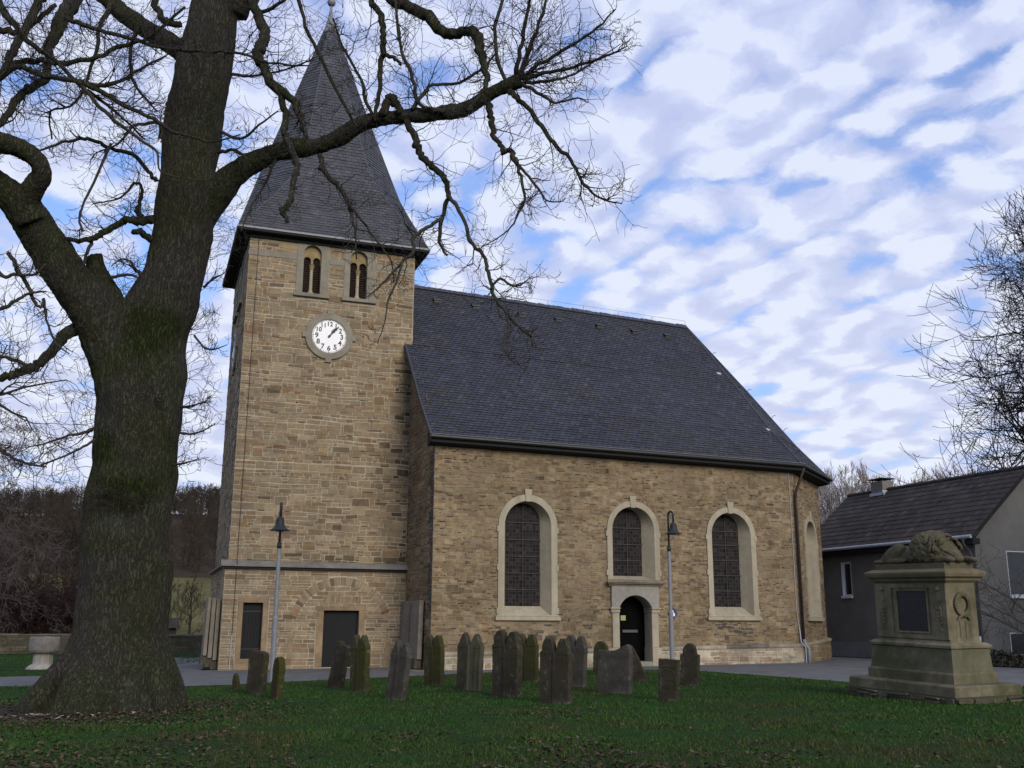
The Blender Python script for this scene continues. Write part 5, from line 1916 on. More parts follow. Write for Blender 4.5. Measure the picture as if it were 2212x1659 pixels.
    m.tube([(-ov - .05, .12, He - .05), (-ov - .05, .12, He - .28), (-.20, .12, He - .52), (-.09, .12, He - .75), (-.09, .12, 1.3)], 0.05, 8)
    p = m.build('downpipe', M_greyhouse, t, smooth=True)
    m = MB(); m.tube([(-.09, .12, 1.3), (-.09, .12, .45)], 0.062, 8); m.build('pipe_foot', M_pvc, p)
    # chimney near the far end
    m = MB(); m.box((hb - .34, 8.05, Hr - .5), (hb + .30, 8.85, Hr + .46)); ch = m.build('chimney', M_chim, roof)
    m = MB()
    for a in ((hb - .30, 8.10), (hb + .22, 8.10), (hb - .30, 8.76), (hb + .22, 8.76)):
        m.box((a[0], a[1], Hr + .46), (a[0] + .04, a[1] + .04, Hr + .57))
    m.box((hb - .46, 7.92, Hr + .57), (hb + .42, 8.98, Hr + .60))
    m.build('chimney_cap', M_black, ch)
    m = MB(); m.box((hb - .42, 7.98, Hr - .26), (hb - .345, 8.92, Hr - .12)); m.box((hb - .42, 7.98, Hr - .26), (hb + .1, 8.045, Hr - .02)); m.build('chimney_flashing', M_zinc, ch)

    def window(fr, q, mull, w=.06):
        u0, u1, z0, z1 = q
        m = MB()
        d0, d1 = -.16, -.10
        fbox(m, fr, u0, u0 + w, z0, z1, d0, d1); fbox(m, fr, u1 - w, u1, z0, z1, d0, d1)
        fbox(m, fr, u0 + w, u1 - w, z0, z0 + w, d0, d1); fbox(m, fr, u0 + w, u1 - w, z1 - w, z1, d0, d1)
        for x in mull: fbox(m, fr, x - .04, x + .04, z0 + w, z1 - w, d0, d1)
        wo = m.build('window', M_pvc, t)
        m = MB(); fbox(m, fr, u0 + w, u1 - w, z0 + w, z1 - w, d0 - .02, d0 + .02); m.build('pane', M_pane, wo)
        m = MB(); fbox(m, fr, u0 - .05, u1 + .05, z0 - .12, z0 + .0, d0, .10); m.build('sill', M_pvc, wo)
        m = MB()
        fbox(m, fr, u0 - .03, u0 + .0, z0, z1 + .03, d0, .006); fbox(m, fr, u1, u1 + .03, z0, z1 + .03, d0, .006); fbox(m, fr, u0, u1, z1, z1 + .03, d0, .006)
        m.build('reveal', M_pvc, wo)
        return wo
    window(fl, win1, ())
    window(fg, (1.72, 3.12, 2.95, 4.72), (), .04)
    b = window(fg, (1.46, 2.9, .55, 1.42), (), .03)
    b['label'] = 'low dark basement window'


M_greyhouse = mat('grey_house_pipe', (0.085, 0.088, 0.095), 0.6, 0.2, 4.0)
build_house()


# ------------------------------------------------------------------ churchyard wall and shelter board on the left
def build_boundary():
    t = thing('churchyard_wall', 'low mossy rubble boundary wall running along the far left edge of the churchyard', 'stone wall', (-46, 57.6, -.1), 0.135)
    L = 42
    fr = Fr((0, 0, 0), (1, 0, 0), (0, -1, 0))
    m = MB()
    m.box((0, .02, -.3), (L, .5, 1.02), col=(0.10, 0.088, 0.066))
    masonry(m, fr, [(0, -.1), (L, -.1), (L, 1.02), (0, 1.02)], [], 0, 1.0, 14, 36, 41, [((0.085, 0.072, 0.052), 3), ((0.12, 0.10, 0.07), 2), ((0.07, 0.07, 0.045), 2)], 0.12, 0.24, 0.3, 0.8, gap=0.02)
    m.build('masonry', M_rubfoot, t, colour=True)
    m = MB()
    rng = random.Random(2); x = 0
    while x < L:
        e = min(x + rng.uniform(.8, 1.3), L)
        m.box((x + .01, -.06, 1.02), (e - .01, .56, 1.10 + rng.uniform(-.01, .02))); x = e
    m.build('coping', M_capwall, t)
    s = thing('notice_board', 'small dark wooden board with a pitched top on a post behind the boundary wall', 'notice board', (-24.2, 73.5, 0.0))
    m = MB(); m.box((-.05, -.05, -.3), (.05, .05, 1.4)); m.box((.55, -.05, -.3), (.65, .05, 1.4)); m.box((-.75, -.05, -.3), (-.65, .05, 1.4)); m.build('post', M_wood, s)
    m = MB(); m.box((-.85, -.04, .85), (.75, .04, 1.6)); m.build('board', M_wood, s)
    m = MB(); m.hexa([V((-.95, -.3, 1.3)), V((-.95, .3, 1.3)), V((-.95, 0, 2.0))], [V((.85, -.3, 1.3)), V((.85, .3, 1.3)), V((.85, 0, 2.0))]); m.build('pitched_top', M_wood, s)


M_capwall = mat('mossy_wall_coping', (0.13, 0.12, 0.095), 0.95, 0.35, 3.0, 0.5, 20, moss=(0.06, 0.07, 0.03), moss_amt=0.5)
build_boundary()


# ------------------------------------------------------------------ trees
class Grow:
    """collects branches; thin ones go to a separate twig mesh"""
    def __init__(s, seed):
        s.r = random.Random(seed); s.tw = MB(); s.n = 0

    def rnd(s, d, ang):
        o = d.orthogonal().normalized()
        o.rotate(Matrix.Rotation(s.r.uniform(0, 6.283), 3, d))
        return (d * math.cos(ang) + o * math.sin(ang)).normalized()

    def twig(s, p, d, L, r, lev, up=0.0, gnarl=0.35, rmin=0.004, kids=(3, 5), droop=0.0):
        R_ = s.r
        seg = 4 if lev == 0 else 5
        pts = [p.copy()]; rad = [r]
        dd = d.copy()
        for i in range(seg):
            dd = (dd + V((R_.gauss(0, gnarl), R_.gauss(0, gnarl), R_.gauss(0, gnarl) + up * (i + 1) / seg - droop))).normalized()
            p = p + dd * (L / seg)
            pts.append(p.copy()); rad.append(max(r * (1 - 0.72 * (i + 1) / seg), rmin))
        s.tw.tube(pts, rad, 3 if r < 0.02 else 5, cap=False)
        s.n += 1
        if lev > 0:
            for k in range(R_.randint(*kids)):
                i = R_.randint(1, seg)
                q = pts[i] if i == seg else pts[i] + (pts[i + 1 if i < seg else i] - pts[i]) * R_.random()
                bd = (pts[i] - pts[i - 1]).normalized()
                s.twig(q, s.rnd(bd, R_.uniform(0.5, 1.15)), L * R_.uniform(0.42, 0.75), max(rad[i] * 0.72, rmin), lev - 1, up, gnarl, rmin, kids, droop)


def smooth_path(pts, n=4):
    out = []
    m = len(pts)
    for i in range(m - 1):
        p0, p1, p2, p3 = pts[max(i - 1, 0)], pts[i], pts[i + 1], pts[min(i + 2, m - 1)]
        for k in range(n):
            t = k / n
            out.append(0.5 * ((2 * p1) + (p2 - p0) * t + (2 * p0 - 5 * p1 + 4 * p2 - p3) * t * t + (3 * p1 - p0 - 3 * p2 + p3) * t ** 3))
    out.append(pts[-1])
    return out


def pixpath(lst, d0, d1):
    """(x, y, radius) along a limb, at distances from d0 to d1"""
    m = len(lst); P = []
    for i, (x, y, r) in enumerate(lst):
        d = d0 + (d1 - d0) * i / max(m - 1, 1)
        p = at(x, y, d)
        P.append(V((p.x, p.y, p.z, px(r, p))))
    S4 = smooth_path(P, 4)
    return [q.to_3d() for q in S4], [max(q[3], .004) for q in S4]


def build_oak():
    D = 21.3
    oak = thing('bare_oak_tree', 'huge old bare tree with forked trunk, one limb reaching across the church spire', 'tree', (-8.6, 21.3, 0.0))
    og = oak.location.copy()
    trunk = [([(236, 1580, 108), (238, 1500, 104), (250, 1400, 98), (262, 1300, 96), (271, 1200, 97), (278, 1120, 97), (286, 1040, 95), (294, 960, 95), (300, 880, 97), (304, 800, 102), (318, 730, 92), (352, 660, 76), (376, 600, 69), (388, 530, 68), (398, 460, 68), (404, 400, 64), (409, 333, 62), (420, 250, 65), (436, 170, 66), (452, 90, 60), (462, 20, 54), (470, -60, 48), (480, -180, 42), (486, -320, 34), (496, -480, 24)], D, D - .3),
             ([(300, 830, 85), (262, 770, 78), (225, 705, 62), (180, 640, 52), (135, 580, 49), (95, 520, 47), (60, 468, 44), (25, 425, 38), (-25, 388, 32), (-120, 330, 26), (-260, 240, 18)], D, D - 2.6),
             ([(70, 480, 34), (55, 440, 30), (75, 405, 24), (92, 378, 21), (80, 345, 19), (42, 318, 18), (0, 305, 19), (-50, 296, 17), (-140, 250, 12)], D - 1.7, D - 3.0),
             ([(276, 745, 40), (256, 690, 32), (226, 625, 25), (208, 578, 22), (200, 552, 21)], D - .2, D - .5),
             ([(425, 470, 45), (462, 420, 38), (500, 382, 31), (545, 350, 24), (600, 328, 20), (680, 318, 18), (737, 295, 19), (774, 272, 17), (815, 258, 16), (870, 252, 15.5), (935, 247, 15), (997, 240, 15), (1054, 207, 15), (1095, 188, 16), (1122, 174, 15)], D, D - 1.6),
             ([(450, 160, 40), (420, 128, 30), (370, 95, 24), (310, 60, 22), (250, 15, 21), (200, -30, 19), (120, -110, 15), (20, -220, 9)], D, D + 1.8),
             ([(498, 30, 40), (520, -40, 38), (540, -150, 32), (570, -300, 24), (610, -460, 15)], D - .2, D - .8)]
    mb = MB()
    for lst, a, b in trunk:
        P, r = pixpath(lst, a, b)
        mb.tube(P, [q * .90 for q in r], 20)
    # root flare
    base = at(237, 1500, D); base.z = 0
    rng = random.Random(11)
    for k in range(26):
        a = 2 * math.pi * k / 26
        L = 1.24 + .10 * math.sin(k * 2.1) + .08 * rng.uniform(-1, 1) + (.22 if k % 4 == 0 else 0)
        dv = V((math.cos(a), math.sin(a), 0))
        lo = .26 + .10 * rng.random() + (.10 if k % 4 == 0 else 0)
        pts = [base + dv * .44 + V((.30, 0, 3.0)), base + dv * .54 + V((.22, 0, 2.0)), base + dv * .72 + V((.12, 0, 1.15)), base + dv * (L * .80) + V((.04, 0, lo + .12)), base + dv * L + V((0, 0, -.02)), base + dv * (L + .18) + V((0, 0, -.35))]
        pts = smooth_path(pts, 3)
        rd = [.31 + (.17 - .31) * i / (len(pts) - 1) for i in range(len(pts))]
        mb.tube(pts, rd, 12)
    me = bpy.data.meshes.new('trunk'); me.from_pydata(mb.v, [], mb.f)
    me = remesh(me, 'trunk', 0.045, 3)
    nrm_ = [v.normal.copy() for v in me.vertices]
    for v, nv in zip(me.vertices, nrm_):
        c = v.co.copy()
        f = noise.noise(V((c.x * 7, c.y * 7, c.z * 1.3))) * .022 + abs(noise.noise(V((c.x * 14, c.y * 14, c.z * 2.6)))) * .026 + noise.noise(c * 1.6) * .05
        # burrs and swellings
        if c.z < 13: f += max(0, noise.noise(c * 1.1 + V((7, 3, 1)))) * .09
        v.co = c + nv * f - og
    me.materials.append(M_bark)
    to = bpy.data.objects.new('trunk', me); COL.objects.link(to); to.parent = oak
    # pruning scars
    sm = MB()
    for x, y, r in ((390, 443, 13), (348, 858, 9)):
        p = at(x, y, D - px(66 if y < 600 else 92, at(x, y, D)) * .93) - og
        n = 12; rr = px(r, p + og)
        sm.tube([p + V((rr * math.cos(k * 6.2832 / n), -.02, rr * math.sin(k * 6.2832 / n))) for k in range(n + 1)], rr * .28, 6, cap=False)
    sm.build('branch_scar', M_bark, to)

    g = Grow(77)
    BR = [  # limbs traced through space: points (x, y, radius), near and far distance, twig density, twig length
        ([(547, -30, 11), (550, 23, 11), (562, 50, 12), (570, 75, 13), (563, 105, 14), (560, 125, 12), (573, 157, 11), (600, 190, 11), (630, 217, 9), (643, 240, 8), (650, 257, 7), (657, 280, 6), (664, 300, 4)], D - .6, D - 2.0, 1.2, .8),
        ([(600, 190, 9), (610, 227, 8), (620, 257, 8), (612, 280, 7), (618, 298, 7), (633, 330, 7), (645, 368, 7), (632, 395, 6.5), (629, 432, 6.5), (614, 448, 6.5), (612, 462, 6), (623, 478, 4)], D - 1.4, D - 2.6, .7, .7),
        ([(690, 335, 6), (694, 350, 6), (699, 368, 6), (716, 388, 6), (737, 407, 5.5), (752, 435, 5), (760, 470, 4), (768, 505, 2.6), (770, 560, 1.6)], D - .8, D - 1.8, 1.3, .8),
        ([(754, 440, 4), (785, 480, 3), (815, 520, 2.4), (845, 565, 1.8), (850, 610, 1.2)], D - 1.6, D - 1.6, 1.2, .7),
        ([(797, -30, 7), (803, 0, 7), (816, 20, 7.5), (824, 40, 7.5), (828, 75, 7), (827, 110, 7), (823, 150, 6), (820, 205, 5), (810, 240, 4.5), (812, 262, 4)], D - .6, D - 1.2, 1.3, 1.0),
        ([(827, 110, 6), (842, 122, 5), (858, 130, 4), (866, 140, 3)], D - 1, D - 1.3, .8, .5),
        ([(800, -60, 13), (847, -2, 13), (887, 15, 14), (924, 38, 14), (957, 64, 13), (977, 76, 12.5), (1000, 68, 11), (1018, 66, 11), (1034, 84, 12), (1040, 110, 10), (1046, 145, 9), (1052, 172, 7), (1040, 200, 5), (1010, 240, 4)], D - .5, D - 2.4, 1.3, 1.1),
        ([(880, 262, 8), (893, 290, 8), (903, 320, 8.5), (918, 347, 8), (940, 366, 7.5), (962, 388, 7), (968, 410, 6), (967, 428, 5.5), (958, 460, 5), (951, 500, 4.5), (952, 530, 3.6), (966, 552, 2.4)], D - 1.1, D - 2.0, 1.0, .8),
        ([(955, 470, 4.6), (930, 488, 4.5), (904, 503, 4.5), (892, 518, 4.5), (893, 545, 4), (872, 562, 3.6), (846, 592, 3), (820, 620, 2.4), (795, 640, 1.5)], D - 1.8, D - 2.4, 1.4, .7),
        ([(868, 565, 3), (856, 610, 2.6), (838, 650, 2), (832, 690, 1.5), (816, 742, 1)], D - 2.3, D - 2.5, .9, .5),
        ([(968, 425, 5), (984, 442, 5), (1003, 478, 4.6), (1016, 520, 4.6), (1045, 552, 4.6), (1053, 582, 4.6), (1063, 618, 4.6), (1070, 643, 4.4), (1093, 676, 4), (1128, 712, 3.4), (1150, 728, 2.6), (1158, 748, 1.4)], D - 1.8, D - 3.4, 1.3, .8),
        ([(1063, 615, 3.6), (1082, 602, 3), (1098, 612, 3), (1118, 618, 2.6), (1138, 606, 1.8), (1150, 596, 1)], D - 2.9, D - 3.1, 2.2, .6),
        ([(1094, 680, 3), (1098, 710, 2.6), (1088, 745, 2), (1100, 775, 1.6), (1125, 790, 1)], D - 3.1, D - 3.2, 1.2, .5),
        ([(1054, 225, 8), (1060, 250, 7.5), (1064, 280, 7), (1070, 300, 6), (1084, 318, 5.5), (1086, 328, 5.5), (1106, 326, 6), (1106, 340, 5), (1118, 356, 4.5), (1126, 390, 3.8), (1133, 430, 3), (1120, 460, 2.4), (1105, 490, 2), (1072, 516, 1.4), (1030, 540, .8)], D - 1.4, D - 2.6, 1.3, .8),
        ([(1106, 330, 4.5), (1125, 362, 4), (1148, 388, 3.4), (1166, 410, 2.8), (1180, 432, 2.2), (1210, 436, 1.4), (1222, 428, .9)], D - 2, D - 2.6, 1.6, .7),
        ([(1100, 195, 8), (1112, 205, 7), (1138, 232, 6), (1170, 272, 5.6), (1197, 308, 5), (1230, 342, 4.4), (1245, 365, 4), (1257, 392, 3.4), (1284, 420, 2.8), (1312, 434, 2), (1344, 440, 1.2)], D - 1.6, D - 3.6, 1.5, .9),
        ([(1125, 170, 6), (1180, 130, 5), (1240, 95, 4), (1290, 60, 3), (1330, 20, 1.6)], D - 1.6, D - 2.4, 1.6, .9),
        ([(1122, 165, 6), (1150, 90, 5), (1178, 10, 4), (1200, -60, 3)], D - 1.6, D - 1.2, 1.5, .9),
        ([(1115, 162, 6), (1125, 110, 5), (1135, 50, 4), (1150, -30, 3)], D - 1.6, D - 2.0, 1.5, .9),
        ([(1130, 172, 6), (1190, 155, 5), (1255, 140, 4), (1310, 120, 3), (1355, 100, 1.4)], D - 1.6, D - 2.6, 1.4, .8),
        ([(1128, 178, 5), (1180, 175, 4), (1230, 165, 3), (1280, 135, 2), (1340, 95, 1)], D - 1.6, D - 1.2, 1.5, .8),
        ([(1128, 182, 5), (1170, 205, 4), (1200, 222, 3), (1250, 212, 2), (1270, 222, 1)], D - 1.6, D - 2.2, 1.5, .7),
        ([(1095, 180, 5), (1075, 130, 5), (1070, 60, 4.5), (1085, 0, 4), (1095, -60, 3)], D - 1.6, D - 2.0, 1.4, .9),
        ([(960, 240, 5), (905, 225, 4.5), (892, 170, 4.5), (868, 110, 4), (858, 40, 3.4), (850, -40, 2.6)], D - 1.4, D - 1.0, 1.5, .9),
        ([(890, 236, 5), (915, 200, 4.6), (935, 185, 4), (990, 178, 3.6), (1040, 150, 3), (1075, 110, 2.4)], D - 1.3, D - .8, 1.7, .9),
        ([(812, 258, 5), (790, 215, 4), (780, 170, 3.6), (740, 100, 3), (720, 40, 2.2)], D - 1.1, D - .6, 1.5, .8),
        # stub bow on the limb
        ([(828, 250, 10), (836, 222, 10), (846, 212, 11), (854, 225, 9), (864, 245, 8)], D - 1.2, D - 1.2, .2, .4),
        # left side
        ([(175, -30, 20), (150, 15, 19), (132, 45, 17), (122, 70, 14), (106, 105, 11), (101, 140, 10), (100, 172, 10), (76, 184, 9), (50, 198, 9.5), (34, 222, 9), (12, 252, 8), (-25, 290, 7)], D + .6, D - 2.0, 1.5, 1.0),
        ([(95, -10, 10), (76, 22, 10), (50, 67, 9.5), (32, 105, 9), (14, 140, 8.5), (-6, 175, 8), (-60, 240, 6)], D - .4, D - 2.2, 1.5, 1.0),
        ([(-40, 60, 8), (0, 68, 8), (40, 70, 7), (80, 42, 6), (122, 10, 5)], D - .6, D - .2, 1.4, .9),
        ([(15, 137, 7), (60, 132, 7), (100, 133, 6.5), (143, 137, 6), (210, 123, 5.4), (260, 100, 5), (310, 86, 4.6), (350, 60, 4), (400, 15, 3)], D - 1.6, D - 2.0, 1.3, .9),
        ([(-10, 175, 7), (33, 146, 6.6), (60, 148, 6.4), (85, 161, 6.2), (150, 173, 6), (200, 182, 5.6), (233, 183, 5), (270, 170, 4), (300, 150, 3), (360, 120, 2)], D - 1.8, D - 2.2, 1.4, .9),
        ([(143, 40, 6), (175, 52, 5.6), (230, 68, 5), (283, 84, 4.6), (340, 100, 4.4), (400, 108, 4), (460, 111, 3.6), (520, 114, 3.2), (580, 135, 2.6), (667, 142, 1.6)], D - .6, D - 2.6, 1.2, .9),
        ([(180, 180, 6), (222, 200, 5.4), (262, 225, 5), (300, 243, 4.8), (340, 262, 4.4), (372, 285, 4), (410, 294, 3.4), (460, 306, 2.6), (520, 290, 1.6)], D - 2.0, D - 2.4, 1.4, .8),
        ([(172, 172, 5), (205, 220, 4.6), (250, 262, 4.2), (300, 300, 3.6), (340, 330, 3), (348, 372, 2), (420, 388, 1.4), (480, 386, 1)], D - 2.0, D - 2.0, 1.2, .8),
        ([(338, 392, 5.6), (325, 375, 5.4), (310, 358, 5), (285, 333, 5), (240, 320, 4.8), (212, 308, 4.6), (190, 300, 4.4), (160, 303, 3.8), (133, 308, 3.2), (80, 328, 2.4)], D - .7, D - 1.6, 1.4, .8),
        ([(345, 300, 4.4), (345, 268, 4), (300, 268, 3.8), (280, 280, 3.4), (255, 310, 2.6), (225, 325, 1.8)], D - .7, D - 1.2, 1.4, .8),
        ([(332, 478, 11), (310, 476, 10), (290, 478, 9), (270, 478, 8.4), (247, 487, 8), (222, 503, 7.6), (200, 514, 7), (170, 520, 5.6), (140, 517, 4), (110, 530, 2.6)], D - .5, D - 1.4, 1.2, .8),
        ([(312, 474, 7), (300, 462, 6), (297, 448, 5), (307, 420, 4), (303, 400, 3.6), (288, 396, 3.2), (272, 418, 2.6), (245, 432, 2), (200, 440, 1.2)], D - .6, D - 1.0, 1.2, .7),
        ([(334, 520, 9), (315, 510, 8), (302, 500, 7.5), (288, 503, 6)], D - .5, D - .9, .2, .4),
        ([(200, 515, 5), (190, 540, 4.4), (182, 565, 3.6), (170, 590, 2.6)], D - 1, D - 1.2, 1.0, .7),
        ([(240, 310, 4), (190, 420, 3.2), (170, 470, 3), (178, 500, 3)], D - 1.4, D - 1.2, 1.0, .7),
        ([(162, 712, 16), (145, 722, 14), (120, 750, 13), (95, 776, 12), (68, 796, 11), (40, 806, 10), (10, 814, 9), (-30, 826, 8), (-100, 860, 5)], D - .6, D - 1.8, .9, .8),
        ([(60, 790, 5), (35, 780, 4.4), (15, 772, 4), (-15, 766, 3)], D - 1.2, D - 1.4, 1.0, .6),
        ([(15, 545, 5), (30, 565, 5), (45, 592, 5), (62, 622, 4.6), (75, 655, 4.2), (90, 662, 3.6), (95, 645, 3), (100, 690, 3), (120, 740, 2), (150, 765, 1.4)], D - 2.2, D - 1.6, 1.4, .7),
        ([(-30, 560, 5), (5, 596, 4.6), (30, 593, 4.2), (55, 595, 3.6), (80, 590, 2.8), (98, 570, 2)], D - 2.2, D - 2.2, 1.4, .7),
        ([(-30, 680, 5), (10, 665, 4.6), (40, 645, 4), (70, 632, 3), (100, 630, 2)], D - 2.2, D - 2.0, 1.3, .7),
        ([(240, 600, 4), (262, 595, 3.6), (286, 594, 3.2), (296, 600, 2.6)], D - .6, D - .8, 1.5, .5),
        ([(312, 606, 4), (295, 585, 3.6), (280, 565, 3), (262, 560, 2), (240, 575, 1.2)], D - .4, D - .8, 1.5, .5),
        ([(205, 925, 4), (180, 935, 3.6), (150, 940, 3), (110, 955, 2.2), (60, 965, 1.4)], D - .8, D - 1.6, 2.2, .8),
        ([(205, 950, 3.6), (180, 965, 3), (140, 985, 2.6), (90, 1005, 1.8)], D - .8, D - 1.8, 2.0, .8),
        ([(-30, 940, 5), (0, 968, 5), (20, 985, 4), (55, 1000, 3), (100, 1008, 2)], D - 2, D - 2.4, 1.6, .8),
        ([(390, 880, 3), (420, 875, 2.4), (445, 868, 1.4)], D - .4, D - .9, 1.6, .4),
        ([(388, 935, 3), (410, 938, 2.4), (440, 930, 2), (465, 915, 1)], D - .4, D - 1.0, 1.6, .4),
        ([(372, 1005, 3), (400, 1000, 2.2), (430, 990, 1)], D - .4, D - .9, 1.6, .4),
        ([(420, 725, 3), (440, 750, 2.4), (460, 755, 2), (490, 745, 1)], D - .4, D - .9, 1.3, .4),
        ([(440, 620, 3), (465, 600, 2.4), (485, 590, 1)], D - .4, D - .9, 1.5, .4),
        ([(330, -40, 8), (336, 10, 8), (352, 42, 8), (370, 52, 8), (392, 52, 8)], D - .5, D - .3, .8, .8),
        ([(240, 10, 6), (215, 60, 5), (205, 120, 4), (165, 220, 3), (110, 240, 2.4), (112, 300, 2)], D + .8, D - 1.0, 1.5, .9),
        ([(300, 55, 5), (280, 120, 4.4), (290, 180, 3.6), (320, 220, 2.6), (340, 240, 1.6)], D + .6, D - 1.0, 1.5, .9),
        ([(-20, -20, 10), (20, 40, 8), (60, 90, 6), (120, 130, 5), (180, 190, 4), (250, 240, 3), (310, 300, 2)], D - 2.4, D - 1.6, 1.5, .9),
        ([(470, 330, 5), (510, 325, 4), (530, 340, 3), (550, 350, 2)], D - .6, D - 1, 1.2, .5),
        ([(478, 285, 4), (520, 300, 3.4), (560, 270, 2.6), (600, 240, 1.6)], D - .6, D - 1.4, 1.5, .7),
        ([(500, 160, 4), (540, 165, 3.4), (620, 150, 2.4), (690, 120, 1.4)], D - .7, D - 1.4, 1.4, .7),
        ([(560, 30, 5), (600, 10, 4.4), (640, -20, 3)], D - .7, D - 1.0, 1.4, .8),
        ([(640, -40, 5), (655, 40, 4), (685, 110, 4), (735, 210, 3.6), (762, 260, 3), (775, 275, 2.4)], D - .9, D - 1.2, .9, .7),
        ([(600, 330, 4), (570, 400, 3), (545, 440, 2.4), (520, 500, 1.6)], D - .5, D - .9, 1.4, .6),
    ]
    for lst, a, b, dens, tl in BR:
        P, r = pixpath(lst, a, b)
        # kinks
        m = MB()
        rr = g.r
        for i in range(1, len(P) - 1):
            P[i] = P[i] + V((rr.gauss(0, 1), rr.gauss(0, 1), rr.gauss(0, 1))) * min(r[i] * .28, .022)
        Q = [p - og for p in P]
        nn = 10 if max(r) > .06 else 6
        m.tube(Q, [x * .92 * (1 + rr.uniform(-.06, .07)) for x in r], nn)
        m.build('branch', M_bark if max(r) > .05 else M_shoot, oak, smooth=True)
        L = sum((Q[i + 1] - Q[i]).length for i in range(len(Q) - 1))
        cnt = int(L * 5.2 * dens)
        for k in range(cnt):
            f = rr.random() ** .8
            i = min(int(f * (len(Q) - 1)), len(Q) - 2)
            p = Q[i] + (Q[i + 1] - Q[i]) * rr.random()
            d = (Q[i + 1] - Q[i]).normalized()
            big = rr.random() < .4
            g.twig(p, g.rnd(d, rr.uniform(.45, 1.2)), tl * (1 - .5 * f) * rr.uniform(.55, 1.6), min(r[i] * .55, .016 if big else .010) , 2 if big else 1, up=.16, gnarl=.30, rmin=.0042, kids=(2, 4))
    # straight young shoots from the sawn end
    c = at(1118, 172, D - 1.6) - og
    for k in range(16):
        a = R(g.r.uniform(-25, 100)); b = g.r.uniform(-.5, .5)
        d = V((math.cos(a) * .9, b, math.sin(a))).normalized()
        g.twig(c + V((0, 0, .1)) + d * .1, d, g.r.uniform(.8, 1.6), .014, 2, up=.05, gnarl=.10, rmin=.0042, kids=(3, 5))
    # fine epicormic twigs on the trunk flanks
    for k in range(110):
        y = g.r.uniform(420, 1030); s = g.r.choice((-1, 1))
        cx = np.interp(y, [250, 400, 600, 730, 830, 1040], [420, 404, 376, 318, 304, 286]); rr = np.interp(y, [400, 600, 730, 1040], [64, 69, 95, 95])
        p = at(cx + s * rr * .93, y, D) - og
        g.twig(p, V((s, g.r.uniform(-.6, .4), g.r.uniform(-.2, .7))).normalized(), g.r.uniform(.35, .9), .008, 2, up=.12, gnarl=.28, rmin=.0042, kids=(2, 3))
    for k in range(170):
        a = g.r.gauss(0, .42)
        cb = at(285, 1090, D) - og
        p = V((cb.x + .93 * math.sin(a), -.93 * math.cos(a) + (cb.y), cb.z + g.r.gauss(0, .12) - .10 * abs(a)))
        g.twig(p, V((math.sin(a) * .8 + g.r.gauss(0, .3), -math.cos(a) * .8, g.r.uniform(-.5, .7))).normalized(), g.r.uniform(.06, .2), .006, 1, up=.2, gnarl=.35, rmin=.004, kids=(1, 3))
    # high crown, mostly above the picture
    for k in range(26):
        a = g.r.uniform(0, 6.283)
        p = at(g.r.uniform(460, 600), g.r.uniform(-420, -80), D - .4) - og
        d = V((math.cos(a), math.sin(a), g.r.uniform(.1, .9))).normalized()
        g.twig(p, d, g.r.uniform(2.0, 4.0), .05, 3, up=.08, gnarl=.22, rmin=.0045, kids=(3, 4))
    for x0, y0, dd in ((-120, 330, D - 2.2), (-200, 280, D - 2.4), (-60, 300, D - 3), (60, -200, D + 1.6), (140, -90, D + 1.2), (-100, 860, D - 1.8)):
        for k in range(6):
            a = g.r.uniform(0, 6.283)
            g.twig(at(x0, y0, dd) - og, V((math.cos(a) - .3, math.sin(a), g.r.uniform(-.2, .9))).normalized(), g.r.uniform(1.2, 2.4), .04, 3, up=.1, gnarl=.25, rmin=.0045, kids=(3, 4))
    tw = g.tw.build('twigs', M_twig, oak)
    tag(tw, kind='stuff')
    # a few withered leaves still hanging
    lm = MB()
    vs_ = g.tw.v
    for k in range(70):
        p = V(vs_[g.r.randrange(len(vs_))])
        s = g.r.uniform(.03, .05); a = g.r.uniform(0, 6.28)
        x = V((math.cos(a), math.sin(a), .2)) * s * .5
        lm.add([p, p + x - V((0, 0, s)), p - V((0, .01, 2.0 * s)), p - x - V((0, 0, s * .9))], [(0, 1, 2, 3)])
    lo = lm.build('withered_leaf', M_dryleaf, oak)
    tag(lo, kind='stuff')
    return oak


M_dryleaf = mat('withered_leaf', (0.12, 0.07, 0.035), 0.9, 0.3, 4.0)
build_oak()


def bare_tree_mesh(seed, H, spread, rmin, levels, nb, mtrunk, mtwig, root, up=.12, droop=0.0, clear=.2, kids=(3, 5), gn=.2, thick=1.0):
    g = Grow(seed)
    r = g.r
    m = MB()
    pts = [V((0, 0, -.3))]
    n = 7
    for i in range(1, n + 1):
        pts.append(V((r.gauss(0, .02) * H * .3, r.gauss(0, .02) * H * .3, H * .82 * i / n)))
    R0 = H * .021 * thick
    rad = [R0 * (1.25 if i == 0 else 1 - .85 * i / n) for i in range(n + 1)]
    m.tube(smooth_path(pts, 2), np.interp(np.linspace(0, n, 2 * n + 1), range(n + 1), rad).tolist(), 8)
    m.build('trunk', mtrunk, root, smooth=True)
    for k in range(nb):
        f = clear + (1 - clear) * (k + r.random()) / nb
        z = f * H * .82
        i = min(int(f * n), n - 1)
        p = pts[i] + (pts[i + 1] - pts[i]) * (f * n - i)
        a = k * 2.4 + r.uniform(-.4, .4)
        el = r.uniform(.15, .9)
        d = V((math.cos(a), math.sin(a), el)).normalized()
        L = spread * (1.15 - .75 * f) * r.uniform(.7, 1.15)
        g.twig(p, d, L, max(R0 * (1 - .8 * f) * .5, .02), levels, up=up, gnarl=gn, rmin=rmin, kids=kids, droop=droop)
    o = g.tw.build('crown', mtwig, root)
    return root


